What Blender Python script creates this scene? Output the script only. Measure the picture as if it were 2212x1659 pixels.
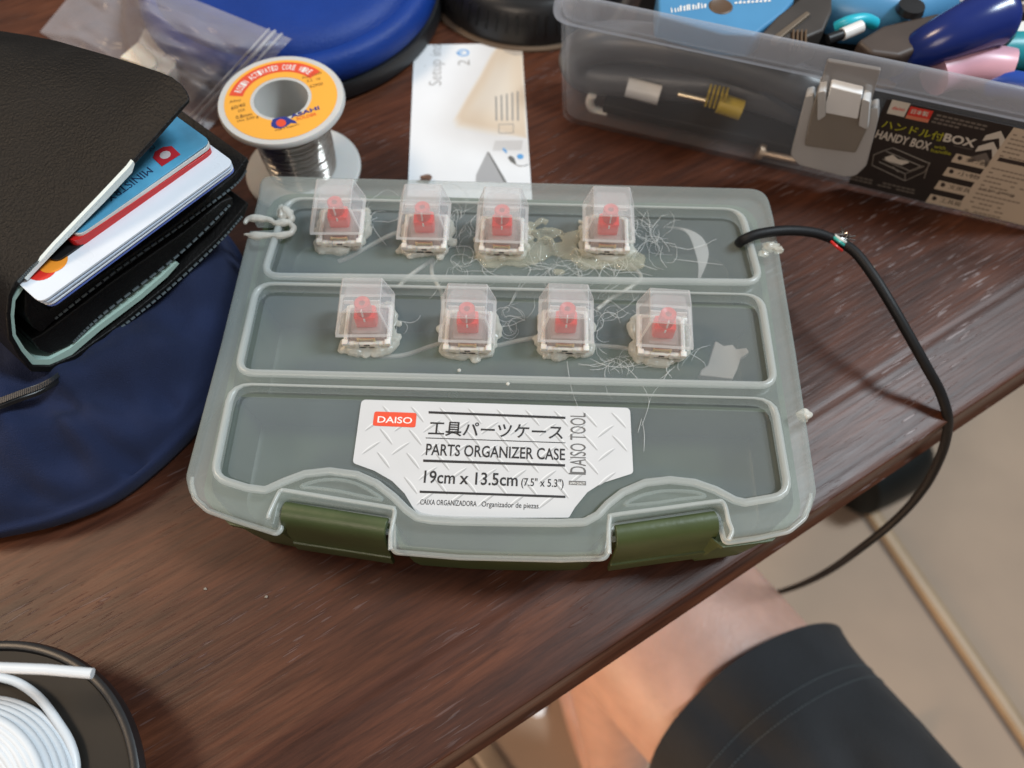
import bpy, bmesh, math, random
from mathutils import Vector, Matrix, noise
from mathutils.geometry import tessellate_polygon

for o in list(bpy.data.objects):
    bpy.data.objects.remove(o)
sc = bpy.context.scene
S = 0.01                       # everything below is written in centimetres
H = 3.5                        # height of the organizer lid above the desk

# ------------------------------------------------------------------ camera
RM = ((0.9995588511963881, 0.028901777495031082, 0.006840340092719237),
      (0.028751848348232745, -0.883891981346095, -0.466806487236373),
      (-0.007445415469708411, 0.46679722853400657, -0.8843330329795334))
CAM = Vector((0.40168583, -7.16469857, 25.47857822))
FPX = 26 / 34.6 * 2212
cd = bpy.data.cameras.new('camera')
cam = bpy.data.objects.new('camera', cd)
sc.collection.objects.link(cam)
cd.sensor_width = 34.6
cd.lens = 26
cd.clip_start = 0.01
cd.clip_end = 50
m = Matrix((RM[0], [-a for a in RM[1]], [-a for a in RM[2]])).transposed().to_4x4()
m.translation = CAM * S
cam.matrix_world = m
cd.dof.use_dof = True
cd.dof.focus_distance = 0.232
cd.dof.aperture_fstop = 9.5
sc.camera = cam

# ------------------------------------------------------------------ light
w = bpy.data.worlds.new('World')
sc.world = w
w.use_nodes = True
# the room around the desk: pale ceiling above, darker walls and floor below
_t = w.node_tree
_tc = _t.nodes.new('ShaderNodeTexCoord')
_sx = _t.nodes.new('ShaderNodeSeparateXYZ')
_rp = _t.nodes.new('ShaderNodeValToRGB')
_mr = _t.nodes.new('ShaderNodeMapRange')
_mr.inputs[1].default_value = -1
_mr.inputs[2].default_value = 1
_t.links.new(_tc.outputs['Generated'], _sx.inputs[0])
_t.links.new(_sx.outputs['Z'], _mr.inputs[0])
_t.links.new(_mr.outputs[0], _rp.inputs['Fac'])
_e = _rp.color_ramp.elements
_e[0].position, _e[0].color = 0.46, (0.16, 0.12, 0.09, 1)
_e[1].position, _e[1].color = 0.86, (0.86, 0.88, 0.90, 1)
_m = _e.new(0.60)
_m.color = (0.34, 0.31, 0.28, 1)
_t.links.new(_rp.outputs['Color'], _t.nodes['Background'].inputs[0])
_t.nodes['Background'].inputs[1].default_value = 0.40


def area(name, loc, target, size, power, col, sy=None):
    d = bpy.data.lights.new(name, 'AREA')
    d.energy = power
    d.color = col
    d.shape = 'RECTANGLE'
    d.size = size * S
    d.size_y = (sy or size) * S
    o = bpy.data.objects.new(name, d)
    sc.collection.objects.link(o)
    o.location = Vector(loc) * S
    o.rotation_euler = (Vector(target) - Vector(loc)).to_track_quat('-Z', 'Y').to_euler()
    return o


area('window_light', (196, 52, 290), (4, 2, -10), 58, 128, (0.80, 0.92, 1.0), 90)
area('ceiling_lamp', (-172, 44, 235), (-5, 3, 0), 62, 38, (1.0, 0.74, 0.50), 62)
area('room_lamp', (-90, -85, -22), (14, -14, -45), 40, 16, (1.0, 0.68, 0.43), 40)  # added warm fill, set low so only the floor and leg catch it
area('far_lamp', (-70, -190, 150), (5, 10, 0), 90, 17, (1.0, 0.82, 0.66), 90)

sc.view_settings.view_transform = 'Standard'
sc.view_settings.look = 'None'
sc.view_settings.exposure = -0.12
sc.view_settings.gamma = 1.0
sc.view_settings.use_curve_mapping = False
sc.render.engine = 'CYCLES'
sc.cycles.use_denoising = True
sc.cycles.max_bounces = 10
sc.cycles.transparent_max_bounces = 32
sc.cycles.transmission_bounces = 8
sc.cycles.caustics_reflective = False
sc.cycles.caustics_refractive = False
sc.cycles.sample_clamp_indirect = 4.0


# ------------------------------------------------------------------ pixel -> place
def ray(u, v):
    a = ((u - 1106) / FPX, (v - 829.5) / FPX, 1)
    return Vector([RM[0][i] * a[0] + RM[1][i] * a[1] + RM[2][i] * a[2] for i in range(3)])


def P(u, v, z=0.0):
    d = ray(u, v)
    return CAM + d * ((z - CAM.z) / d.z)


def onplane(p0, n):
    def f(u, v, off=0.0):
        d = ray(u, v)
        q = p0 + n * off
        return CAM + d * ((q - CAM).dot(n) / d.dot(n))
    return f


def zplane(z):
    return lambda u, v, off=0.0: P(u, v, z + off)


# ------------------------------------------------------------------ materials
MATS = {}


def nd(t, typ, x=0, y=0, **kw):
    n = t.nodes.new(typ)
    for k, v in kw.items():
        setattr(n, k, v)
    return n


def mat(name, col, rough=0.5, metal=0.0, spec=0.5, var=0.0, vscale=60, bump=0.0, bscale=400, alpha=None,
        sss=0.0, coat=0.0, stretch=None, dark=None, sheen=0.0, edge=0.0, trans=0.0):
    """Principled surface with noise-driven colour, roughness and bump; alpha < 1 lets light and sight straight through."""
    if name in MATS:
        return MATS[name]
    mt = bpy.data.materials.new(name)
    mt.use_nodes = True
    t = mt.node_tree
    b = t.nodes['Principled BSDF']
    out = t.nodes['Material Output']
    L = t.links.new
    c4 = (*col, 1)
    b.inputs['Base Color'].default_value = c4
    b.inputs['Roughness'].default_value = rough
    b.inputs['Metallic'].default_value = metal
    b.inputs['Specular IOR Level'].default_value = spec
    b.inputs['Coat Weight'].default_value = coat
    b.inputs['Sheen Weight'].default_value = sheen
    b.inputs['Transmission Weight'].default_value = trans
    if sss:
        b.inputs['Subsurface Weight'].default_value = sss
        b.inputs['Subsurface Radius'].default_value = (1.0, 0.4, 0.2)
        b.inputs['Subsurface Scale'].default_value = 0.004
    tc = nd(t, 'ShaderNodeTexCoord')
    vec = tc.outputs['Object']
    if stretch:
        mp = nd(t, 'ShaderNodeMapping')
        mp.inputs['Scale'].default_value = stretch
        L(vec, mp.inputs['Vector'])
        vec = mp.outputs['Vector']
    if var:
        n = nd(t, 'ShaderNodeTexNoise')
        n.inputs['Scale'].default_value = vscale
        n.inputs['Detail'].default_value = 5
        L(vec, n.inputs['Vector'])
        r = nd(t, 'ShaderNodeValToRGB')
        dk = dark or [c * (1 - var) for c in col]
        lt = [min(1, c * (1 + var * 0.7)) for c in col]
        r.color_ramp.elements[0].position = 0.3
        r.color_ramp.elements[1].position = 0.7
        r.color_ramp.elements[0].color = (*dk, 1)
        r.color_ramp.elements[1].color = (*lt, 1)
        L(n.outputs['Fac'], r.inputs['Fac'])
        L(r.outputs['Color'], b.inputs['Base Color'])
        mr = nd(t, 'ShaderNodeMapRange')
        mr.inputs[3].default_value = max(0, rough - 0.08)
        mr.inputs[4].default_value = min(1, rough + 0.08)
        L(n.outputs['Fac'], mr.inputs[0])
        L(mr.outputs[0], b.inputs['Roughness'])
    if bump:
        n2 = nd(t, 'ShaderNodeTexNoise')
        n2.inputs['Scale'].default_value = bscale
        n2.inputs['Detail'].default_value = 4
        L(vec, n2.inputs['Vector'])
        bp = nd(t, 'ShaderNodeBump')
        bp.inputs['Strength'].default_value = bump
        bp.inputs['Distance'].default_value = 0.0006
        L(n2.outputs['Fac'], bp.inputs['Height'])
        L(bp.outputs['Normal'], b.inputs['Normal'])
    if alpha is not None:
        tr = nd(t, 'ShaderNodeBsdfTransparent')
        tl = nd(t, 'ShaderNodeBsdfTranslucent')
        tl.inputs['Color'].default_value = c4
        m0 = nd(t, 'ShaderNodeMixShader')
        m0.inputs[0].default_value = 0.3
        L(b.outputs[0], m0.inputs[1])
        L(tl.outputs[0], m0.inputs[2])
        mx = nd(t, 'ShaderNodeMixShader')
        lw = nd(t, 'ShaderNodeLayerWeight')
        lw.inputs['Blend'].default_value = 0.35
        ma = nd(t, 'ShaderNodeMath', operation='MULTIPLY_ADD')
        ma.use_clamp = True
        ma.inputs[1].default_value = edge
        ma.inputs[2].default_value = alpha
        L(lw.outputs['Facing'], ma.inputs[0])
        L(ma.outputs[0], mx.inputs[0])
        L(tr.outputs[0], mx.inputs[1])
        L(m0.outputs[0], mx.inputs[2])
        L(mx.outputs[0], out.inputs['Surface'])
    MATS[name] = mt
    return mt


def wood_material():
    mt = bpy.data.materials.new('dark_wood_laminate')
    mt.use_nodes = True
    t = mt.node_tree
    b = t.nodes['Principled BSDF']
    L = t.links.new
    tc = nd(t, 'ShaderNodeTexCoord')

    def mapped(sx, sy):
        mp = nd(t, 'ShaderNodeMapping')
        mp.vector_type = 'POINT'
        mp.inputs['Rotation'].default_value = (0, 0, math.radians(-33.3))
        mp2 = nd(t, 'ShaderNodeMapping')
        mp2.inputs['Scale'].default_value = (sx, sy, sy)
        L(tc.outputs['Object'], mp.inputs['Vector'])
        L(mp.outputs['Vector'], mp2.inputs['Vector'])
        return mp2.outputs['Vector']

    def noise_(vec, scale, detail, dist=0.0, rough=0.55):
        n = nd(t, 'ShaderNodeTexNoise')
        n.inputs['Scale'].default_value = scale
        n.inputs['Detail'].default_value = detail
        n.inputs['Distortion'].default_value = dist
        n.inputs['Roughness'].default_value = rough
        L(vec, n.inputs['Vector'])
        return n.outputs['Fac']

    def ramp(f, stops):
        r = nd(t, 'ShaderNodeValToRGB')
        e = r.color_ramp.elements
        while len(e) < len(stops):
            e.new(0.5)
        for el, (p, c) in zip(e, stops):
            el.position = p
            el.color = (*c, 1) if len(c) == 3 else c
        L(f, r.inputs['Fac'])
        return r.outputs['Color']

    def mix(mode, fac, a, c):
        x = nd(t, 'ShaderNodeMix')
        x.data_type = 'RGBA'
        x.blend_type = mode
        if isinstance(fac, float):
            x.inputs[0].default_value = fac
        else:
            L(fac, x.inputs[0])
        L(a, x.inputs[6])
        if isinstance(c, tuple):
            x.inputs[7].default_value = (*c, 1)
        else:
            L(c, x.inputs[7])
        return x.outputs[2]

    broad = ramp(noise_(mapped(4.5, 34), 1.0, 4, 0.9), [(0.28, (0.032, 0.0105, 0.0058)), (0.5, (0.070, 0.0222, 0.0106)), (0.74, (0.124, 0.041, 0.0180))])
    fine = ramp(noise_(mapped(34, 420), 1.0, 8, 0.3, 0.70), [(0.32, (0.42, 0.39, 0.38)), (0.62, (1.15, 1.15, 1.15))])
    c1 = mix('MULTIPLY', 0.9, broad, fine)
    # short open pores along the grain, with their window glint painted into the colour
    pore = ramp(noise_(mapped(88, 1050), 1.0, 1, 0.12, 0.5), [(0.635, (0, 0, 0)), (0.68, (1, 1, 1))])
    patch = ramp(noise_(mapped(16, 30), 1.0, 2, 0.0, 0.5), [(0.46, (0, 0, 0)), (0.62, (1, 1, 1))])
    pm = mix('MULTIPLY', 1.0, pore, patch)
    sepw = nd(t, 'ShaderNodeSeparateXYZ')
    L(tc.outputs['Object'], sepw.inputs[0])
    wx = nd(t, 'ShaderNodeMapRange')  # painted pore glint grows towards the right, where the window reflects
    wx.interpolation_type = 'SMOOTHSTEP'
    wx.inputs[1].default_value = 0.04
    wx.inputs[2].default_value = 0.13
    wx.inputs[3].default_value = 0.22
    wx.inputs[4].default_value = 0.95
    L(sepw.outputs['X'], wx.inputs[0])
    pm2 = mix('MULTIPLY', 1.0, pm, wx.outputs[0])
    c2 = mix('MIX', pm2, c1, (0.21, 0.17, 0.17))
    L(c2, b.inputs['Base Color'])
    rr = nd(t, 'ShaderNodeMapRange')
    rr.inputs[3].default_value = 0.34
    rr.inputs[4].default_value = 0.50
    L(noise_(mapped(20, 90), 1.0, 4), rr.inputs[0])
    L(rr.outputs[0], b.inputs['Roughness'])
    b.inputs['Specular IOR Level'].default_value = 0.33
    bp = nd(t, 'ShaderNodeBump')
    bp.inputs['Strength'].default_value = 0.4
    bp.inputs['Distance'].default_value = 0.0004
    h = mix('ADD', 1.0, noise_(mapped(30, 520), 1.0, 4), pm)
    L(h, bp.inputs['Height'])
    L(bp.outputs['Normal'], b.inputs['Normal'])
    return mt


def attr_material(name, rough=0.5):
    mt = bpy.data.materials.new(name)
    mt.use_nodes = True
    t = mt.node_tree
    a = nd(t, 'ShaderNodeVertexColor')
    a.layer_name = 'Print'
    t.links.new(a.outputs[0], t.nodes['Principled BSDF'].inputs['Base Color'])
    t.nodes['Principled BSDF'].inputs['Roughness'].default_value = rough
    return mt


# ------------------------------------------------------------------ mesh helpers
class MB:
    def __init__(self):
        self.v, self.f, self.mi = [], [], []

    def add(self, vs, fs, mi=0):
        n = len(self.v)
        self.v += [Vector(p) for p in vs]
        self.f += [[i + n for i in f] for f in fs]
        self.mi += [mi] * len(fs)
        return self

    def box(self, c, s, rot=0.0, mi=0, tilt=None, taper=1.0):
        vs = []
        for z in (-1, 1):
            k = taper if z > 0 else 1.0
            for x, y in ((-1, -1), (1, -1), (1, 1), (-1, 1)):
                vs.append(Vector((x * s[0] / 2 * k, y * s[1] / 2 * k, z * s[2] / 2)))
        R = Matrix.Rotation(rot, 3, 'Z')
        if tilt is not None:
            R = R @ tilt
        vs = [R @ p + Vector(c) for p in vs]
        return self.add(vs, [[3, 2, 1, 0], [4, 5, 6, 7], [0, 1, 5, 4], [1, 2, 6, 5], [2, 3, 7, 6], [3, 0, 4, 7]], mi)

    def loft(self, rings, cap=True, mi=0, closed=True):
        n = len(rings[0])
        vs = [p for r in rings for p in r]
        fs = []
        for i in range(len(rings) - 1):
            for j in range(n if closed else n - 1):
                a, b = i * n + j, i * n + (j + 1) % n
                fs.append([a, b, b + n, a + n])
        if cap and closed:
            fs.append(list(range(n))[::-1])
            fs.append([(len(rings) - 1) * n + j for j in range(n)])
        return self.add(vs, fs, mi)

    def prism(self, poly, z0, z1, mi=0):
        return self.loft([[Vector((p[0], p[1], z0)) for p in poly], [Vector((p[0], p[1], z1)) for p in poly]], True, mi)

    def tube(self, pts, r, seg=10, closed=False, mi=0):
        pts = [Vector(p) for p in pts]
        n = len(pts)
        rs = r if isinstance(r, (list, tuple)) else [r] * n
        rings = []
        up = None
        for i, p in enumerate(pts):
            a = pts[(i - 1) % n] if (closed or i > 0) else p
            b = pts[(i + 1) % n] if (closed or i < n - 1) else p
            tg = (b - a)
            if tg.length < 1e-9:
                tg = Vector((1, 0, 0))
            tg.normalize()
            if up is None:
                up = Vector((0, 0, 1)) if abs(tg.z) < 0.9 else Vector((1, 0, 0))
            side = tg.cross(up)
            if side.length < 1e-6:
                side = tg.cross(Vector((0, 1, 0)))
            side.normalize()
            up = side.cross(tg).normalized()
            rings.append([p + (side * math.cos(2 * math.pi * k / seg) + up * math.sin(2 * math.pi * k / seg)) * rs[i] for k in range(seg)])
        if closed:
            rings.append(rings[0])
            return self.loft(rings, False, mi)
        return self.loft(rings, True, mi)

    def lathe(self, prof, c, seg=64, mi=0, closed=False):
        rings = []
        for k in range(seg):
            a = 2 * math.pi * k / seg
            rings.append([Vector((c[0] + r * math.cos(a), c[1] + r * math.sin(a), z)) for r, z in prof])
        rings.append(rings[0])
        return self.loft(rings, False, mi, closed=closed)

    def poly(self, pts, mi=0):
        pts = [Vector(p) for p in pts]
        tris = tessellate_polygon([pts])
        return self.add(pts, [list(t) for t in tris], mi)

    def sphere(self, c, r, mi=0, sub=3, amp=0.0, freq=1.0, sc_=(1, 1, 1), seed=0):
        bm = bmesh.new()
        bmesh.ops.create_icosphere(bm, subdivisions=sub, radius=1)
        vs = []
        for v in bm.verts:
            d = v.co.normalized()
            k = 1 + amp * noise.noise(d * freq + Vector((seed * 7.1, seed * 3.3, 0)))
            vs.append(Vector(c) + Vector((d.x * sc_[0], d.y * sc_[1], d.z * sc_[2])) * r * k)
        fs = [[v.index for v in f.verts] for f in bm.faces]
        bm.free()
        return self.add(vs, fs, mi)

    def build(self, name, mats, parent=None, origin=None, smooth=40, bevel=0.0, sub=0, bseg=2, weld=False):
        """Link as ONE mesh object; verts are world centimetres unless the parent is a local rig (origin None keeps them as given)."""
        if not isinstance(mats, (list, tuple)):
            mats = [mats]
        og = Vector(origin) if origin is not None else (Vector(parent['o_']) if parent is not None and 'o_' in parent else Vector((0, 0, 0)))
        me = bpy.data.meshes.new(name)
        me.from_pydata([tuple((p - og) * S) for p in self.v], [], self.f)
        for mt in mats:
            me.materials.append(mt)
        me.polygons.foreach_set('material_index', self.mi)
        bm = bmesh.new()
        bm.from_mesh(me)
        if weld:
            bmesh.ops.remove_doubles(bm, verts=bm.verts, dist=1e-6)
        bmesh.ops.recalc_face_normals(bm, faces=bm.faces)
        bm.to_mesh(me)
        bm.free()
        if smooth:
            me.polygons.foreach_set('use_smooth', [True] * len(me.polygons))
            me.set_sharp_from_angle(angle=math.radians(smooth))
        me.update()
        o = bpy.data.objects.new(name, me)
        sc.collection.objects.link(o)
        if parent is not None:
            o.parent = parent
        else:
            o.location = og * S
        if bevel:
            bv = o.modifiers.new('bevel', 'BEVEL')
            bv.width = bevel * S
            bv.segments = bseg
            bv.limit_method = 'ANGLE'
            bv.angle_limit = math.radians(35)
            bv.harden_normals = True
        if sub:
            s = o.modifiers.new('sub', 'SUBSURF')
            s.levels = s.render_levels = sub
        return o


def tag(o, label=None, cat=None, group=None, kind=None):
    if label:
        o['label'] = label
    if cat:
        o['category'] = cat
    if group:
        o['group'] = group
    if kind:
        o['kind'] = kind
    return o


def thing(name, loc, label, cat, group=None, rotz=0.0, local=False):
    o = bpy.data.objects.new(name, None)
    o.empty_display_size = 0.01
    sc.collection.objects.link(o)
    o.location = Vector(loc) * S
    o.rotation_euler = (0, 0, rotz)
    if not local:
        o['o_'] = tuple(loc)
    return tag(o, label, cat, group)


def copy_tree(o, parent=None):
    c = o.copy()
    sc.collection.objects.link(c)
    if parent is not None:
        c.parent = parent
    for ch in list(o.children):
        copy_tree(ch, c)
    return c


def fillet(poly, rad, seg=6):
    """Round the corners of a 2D polygon; rad is one radius or one per corner."""
    out = []
    n = len(poly)
    for i in range(n):
        p, a, b = Vector(poly[i][:2]), Vector(poly[i - 1][:2]), Vector(poly[(i + 1) % n][:2])
        r = rad[i] if isinstance(rad, (list, tuple)) else rad
        if r <= 0:
            out.append(p)
            continue
        da, db = (a - p), (b - p)
        la, lb = da.length, db.length
        da /= la
        db /= lb
        ang = da.angle(db)
        if ang > 3.05:
            out.append(p)
            continue
        d = min(r / math.tan(ang / 2), la * 0.49, lb * 0.49)
        s, e = p + da * d, p + db * d
        for k in range(seg + 1):
            q = k / seg
            out.append((1 - q) ** 2 * s + 2 * q * (1 - q) * p + q * q * e)
    return out


def smooth_path(pts, n=8, closed=False):
    pts = [Vector(p) for p in pts]
    out = []
    m_ = len(pts)
    rng = range(m_ if closed else m_ - 1)
    for i in rng:
        p0 = pts[(i - 1) % m_] if (closed or i > 0) else pts[0]
        p1 = pts[i]
        p2 = pts[(i + 1) % m_]
        p3 = pts[(i + 2) % m_] if (closed or i + 2 < m_) else pts[-1]
        for k in range(n):
            t = k / n
            out.append(0.5 * ((2 * p1) + (p2 - p0) * t + (2 * p0 - 5 * p1 + 4 * p2 - p3) * t * t + (3 * p1 - p0 - 3 * p2 + p3) * t ** 3))
    if not closed:
        out.append(pts[-1])
    return out


def plate(outline, holes, z0, z1, bev):
    """Plate with holes and rounded rims, top at z1, bottom at z0 (2D curve filled by Blender). Returns verts, faces."""
    cu = bpy.data.curves.new('tmp', 'CURVE')
    cu.dimensions = '2D'
    cu.fill_mode = 'BOTH'
    for lp in [outline] + list(holes):
        sp = cu.splines.new('POLY')
        sp.points.add(len(lp) - 1)
        for q, p in zip(sp.points, lp):
            q.co = (p[0], p[1], 0, 1)
        sp.use_cyclic_u = True
    cu.extrude = (z1 - z0) / 2 - bev
    cu.bevel_depth = bev
    cu.bevel_resolution = 3
    cu.offset = -bev
    ob = bpy.data.objects.new('tmp', cu)
    sc.collection.objects.link(ob)
    dg = bpy.context.evaluated_depsgraph_get()
    me = bpy.data.meshes.new_from_object(ob.evaluated_get(dg))
    zc = (z0 + z1) / 2
    vs = [Vector((v.co.x, v.co.y, v.co.z + zc)) for v in me.vertices]
    fs = [list(p.vertices) for p in me.polygons]
    bpy.data.objects.remove(ob)
    bpy.data.curves.remove(cu)
    bpy.data.meshes.remove(me)
    return vs, fs


_tc = {}


def text_geo(s, bold=0.0):
    if (s, bold) in _tc:
        return _tc[(s, bold)]
    cu = bpy.data.curves.new('tmp', 'FONT')
    cu.body = s
    cu.size = 1
    cu.offset = bold
    cu.resolution_u = 3
    ob = bpy.data.objects.new('tmp', cu)
    sc.collection.objects.link(ob)
    dg = bpy.context.evaluated_depsgraph_get()
    me = bpy.data.meshes.new_from_object(ob.evaluated_get(dg))
    vs = [v.co.copy() for v in me.vertices]
    fs = [list(p.vertices) for p in me.polygons]
    bpy.data.objects.remove(ob)
    bpy.data.curves.remove(cu)
    bpy.data.meshes.remove(me)
    _tc[(s, bold)] = (vs, fs)
    return vs, fs


CAPH = 0.73


def put_text(mb, s, a, b, top, mi=0, bold=0.0, caph=CAPH):
    """Write s from point a to point b along the baseline; 'top' is where the capitals above a end. All are 3D points."""
    vs, fs = text_geo(s, bold)
    if not vs:
        return
    x0, x1 = min(v.x for v in vs), max(v.x for v in vs)
    U = (Vector(b) - Vector(a)) / (x1 - x0)
    V = (Vector(top) - Vector(a)) / caph
    mb.add([Vector(a) + U * (v.x - x0) + V * v.y for v in vs], fs, mi)


def put_px(mb, s, a, b, top, pf, off, mi=0, bold=0.0, caph=CAPH):
    put_text(mb, s, pf(*a, off), pf(*b, off), pf(*top, off), mi, bold, caph)


def quad_px(mb, pts, pf, off, mi=0):
    mb.poly([pf(*p, off) for p in pts], mi)


rnd = random.Random(7)

# ------------------------------------------------------------------ shared materials
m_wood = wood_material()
m_black = mat('black_plastic', (0.012, 0.012, 0.013), 0.35, var=0.3)
m_leather = mat('black_leather', (0.0048, 0.0045, 0.0045), 0.52, spec=0.30, var=0.35, vscale=90, bump=0.6, bscale=1100)
m_print_k = mat('black_print', (0.018, 0.016, 0.016), 0.5)
m_print_g = mat('grey_print', (0.12, 0.115, 0.11), 0.5)
m_print_w = mat('white_print', (0.78, 0.76, 0.73), 0.5)
m_print_r = mat('red_print', (0.72, 0.075, 0.03), 0.45)
m_green = mat('olive_plastic', (0.052, 0.072, 0.025), 0.40, var=0.15, vscale=90, bump=0.12, bscale=700)
m_lid = mat('frosted_lid_plastic', (0.55, 0.615, 0.595), 0.26, spec=0.7, var=0.05, vscale=80, bump=0.08, bscale=900, alpha=0.235, edge=0.30)
m_ridge = mat('frosted_ridge_plastic', (0.74, 0.77, 0.75), 0.22, spec=0.9, alpha=0.42, edge=0.3)  # whiter than the lid: edge highlights put into the ridge colour
m_panel = mat('frosted_panel_plastic', (0.46, 0.525, 0.545), 0.34, spec=0.7, var=0.10, vscale=28, bump=0.10, bscale=900, alpha=0.20, edge=0.15)
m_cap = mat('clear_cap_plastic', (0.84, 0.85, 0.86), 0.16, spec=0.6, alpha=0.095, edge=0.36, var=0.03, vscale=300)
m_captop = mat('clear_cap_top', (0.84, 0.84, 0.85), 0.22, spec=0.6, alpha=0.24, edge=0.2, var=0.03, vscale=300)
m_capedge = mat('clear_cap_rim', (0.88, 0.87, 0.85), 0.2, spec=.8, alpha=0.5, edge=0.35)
m_clear = mat('clear_housing', (0.80, 0.79, 0.77), 0.08, spec=0.8, alpha=0.05, edge=0.35)
m_milky = mat('milky_nylon', (0.76, 0.72, 0.66), 0.38, sss=0.2, var=0.08, vscale=200)
m_red = mat('red_stem_plastic', (0.80, 0.060, 0.050), 0.35)
m_brass = mat('contact_metal', (0.8, 0.66, 0.45), 0.3, metal=1.0)
m_glue = mat('hot_glue', (0.80, 0.78, 0.70), 0.12, spec=0.8, alpha=0.42, edge=0.5, var=0.12, vscale=250, bump=0.6, bscale=520)
m_strand = mat('glue_thread', (0.84, 0.85, 0.83), 0.18, spec=0.8, alpha=0.34, edge=0.3)
m_wire = mat('white_wire', (0.56, 0.52, 0.44), 0.4, var=0.08)
m_white = mat('white_plastic', (0.74, 0.73, 0.71), 0.35, var=0.05)
m_paper = mat('white_paper', (0.74, 0.75, 0.77), 0.55, var=0.03, vscale=40)
m_chrome = mat('steel', (0.62, 0.60, 0.58), 0.22, metal=1.0, var=0.1)

# ================================================================== DESK AND FLOOR
ed = Vector((math.cos(math.radians(33.33)), math.sin(math.radians(33.33)), 0))     # along the front edge
en = Vector((-ed.y, ed.x, 0))                                                       # away from the sitter
E0 = P(1631, 1190, -0.47)                                                           # a point of the outer edge


def desk():
    t = thing('desk', (0, 0, 0), 'dark brown wood desk whose rounded front edge runs diagonally above the floor', 'desk')
    prof = [(-0.25, -3.4), (-0.05, -3.2), (0.0, -1.5), (0.0, -0.52), (0.015, -0.47), (0.05, -0.445), (0.5, -0.40)]
    k = 10
    for i in range(k + 1):
        s = i / k
        prof.append((0.5 + s * 2.05, -0.40 + 0.24 * s))
    prof += [(2.64, -0.125), (2.74, -0.08), (2.84, -0.04), (2.95, -0.014), (3.06, -0.003), (3.2, 0.0), (20, 0), (70, 0), (70, -3.4)]
    rows = []
    for s in (-70, -30, 0, 30, 80):
        base = Vector((E0.x, E0.y, 0)) + ed * s
        rows.append([base + en * a + Vector((0, 0, z)) for a, z in prof])
    mb = MB().loft(rows, True, 0)
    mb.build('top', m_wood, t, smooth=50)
    return t


desk()

m_floor = mat('beige_floor_tile', (0.345, 0.252, 0.182), 0.62, spec=.25, var=0.12, vscale=7, bump=0.08, bscale=60)
fl = MB()
fl.add([(-400, -400, -72), (400, -400, -72), (400, 400, -72), (-400, 400, -72)], [[0, 1, 2, 3]])
tag(fl.build('floor', m_floor, smooth=0), kind='structure')
m_strip = mat('tan_floor_strip', (0.36, 0.245, 0.14), 0.45, var=0.15, vscale=20)
m_darkline = mat('dark_floor_joint', (0.10, 0.065, 0.04), 0.6, var=0.2, vscale=20)
m_stone = mat('grey_floor_strip', (0.30, 0.235, 0.17), 0.5, var=0.45, vscale=14)


def floor_strip(a, b, wd, h, mt, label):
    a, b = Vector(a), Vector(b)
    d = (b - a).normalized()
    n = Vector((-d.y, d.x, 0))
    rings = []
    for p in (a - d * 30, b + d * 60):
        rings.append([p + n * (x * wd) + Vector((0, 0, z * h)) for x, z in ((-.5, 0), (-.46, .6), (-.3, .92), (0, 1), (.3, .92), (.46, .6), (.5, 0))])
    g = MB().loft(rings, True, 0)
    side = [p + n * x for p in (a - d * 30, b + d * 60) for x in (-wd * .5 - .55, -wd * .5)]
    g.add([s + Vector((0, 0, .06)) for s in side], [[0, 1, 3, 2]], 1)  # flat dark band along one side of the strip
    return tag(g.build('floor_strip', [mt, m_darkline], smooth=60), label, kind='structure')


floor_strip(P(1875, 1100, -72), P(2212, 1590, -72), 1.9, 0.8, m_strip, 'tan rounded joint strip in the beige floor')
floor_strip(P(1027, 1593, -72), P(1074, 1659, -72), 2.8, 0.3, m_stone, 'mottled grey joint strip in the floor below the desk edge')

# ================================================================== ORGANIZER CASE
FR = zplane(H)
case = thing('organizer_case', (0, 6, 0), 'translucent grey parts organizer with olive green base and eight switches glued on its lid', 'organizer case')


def px2(pts, z):
    return [P(u, v, z).to_2d() for u, v in pts]


lid_out = px2([(561, 430), (552, 466), (549, 481), (600, 482), (602, 503), (541, 506), (537, 520), (480, 752), (405, 1035), (413, 1070), (442, 1096), (500, 1117), (592, 1146),
               (600, 1139), (612, 1082), (847, 1117), (847, 1186), (991, 1198), (1210, 1203), (1313, 1200), (1323, 1130), (1553, 1096), (1571, 1166),
               (1643, 1156), (1711, 1141), (1746, 1112), (1760, 1068), (1716, 770), (1668, 478)], H - 0.25)
# square off the far corners, then round them
tl, tr = P(562, 377, H).to_2d(), P(1656, 405.5, H).to_2d()
lid_out = [tl] + lid_out + [tr]
rads = [1.35, 0, .1, .1, .15, .15, .1, .1, 0, .8, .5, .6, .8, .14, .1, .3, .3, .18, .8, .5, .25, .25, .35, .14, .6, .6, .6, .7, 0, 0, 1.35]
rads = rads[:len(lid_out)]
lid_poly = fillet(lid_out, rads, 6)

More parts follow.
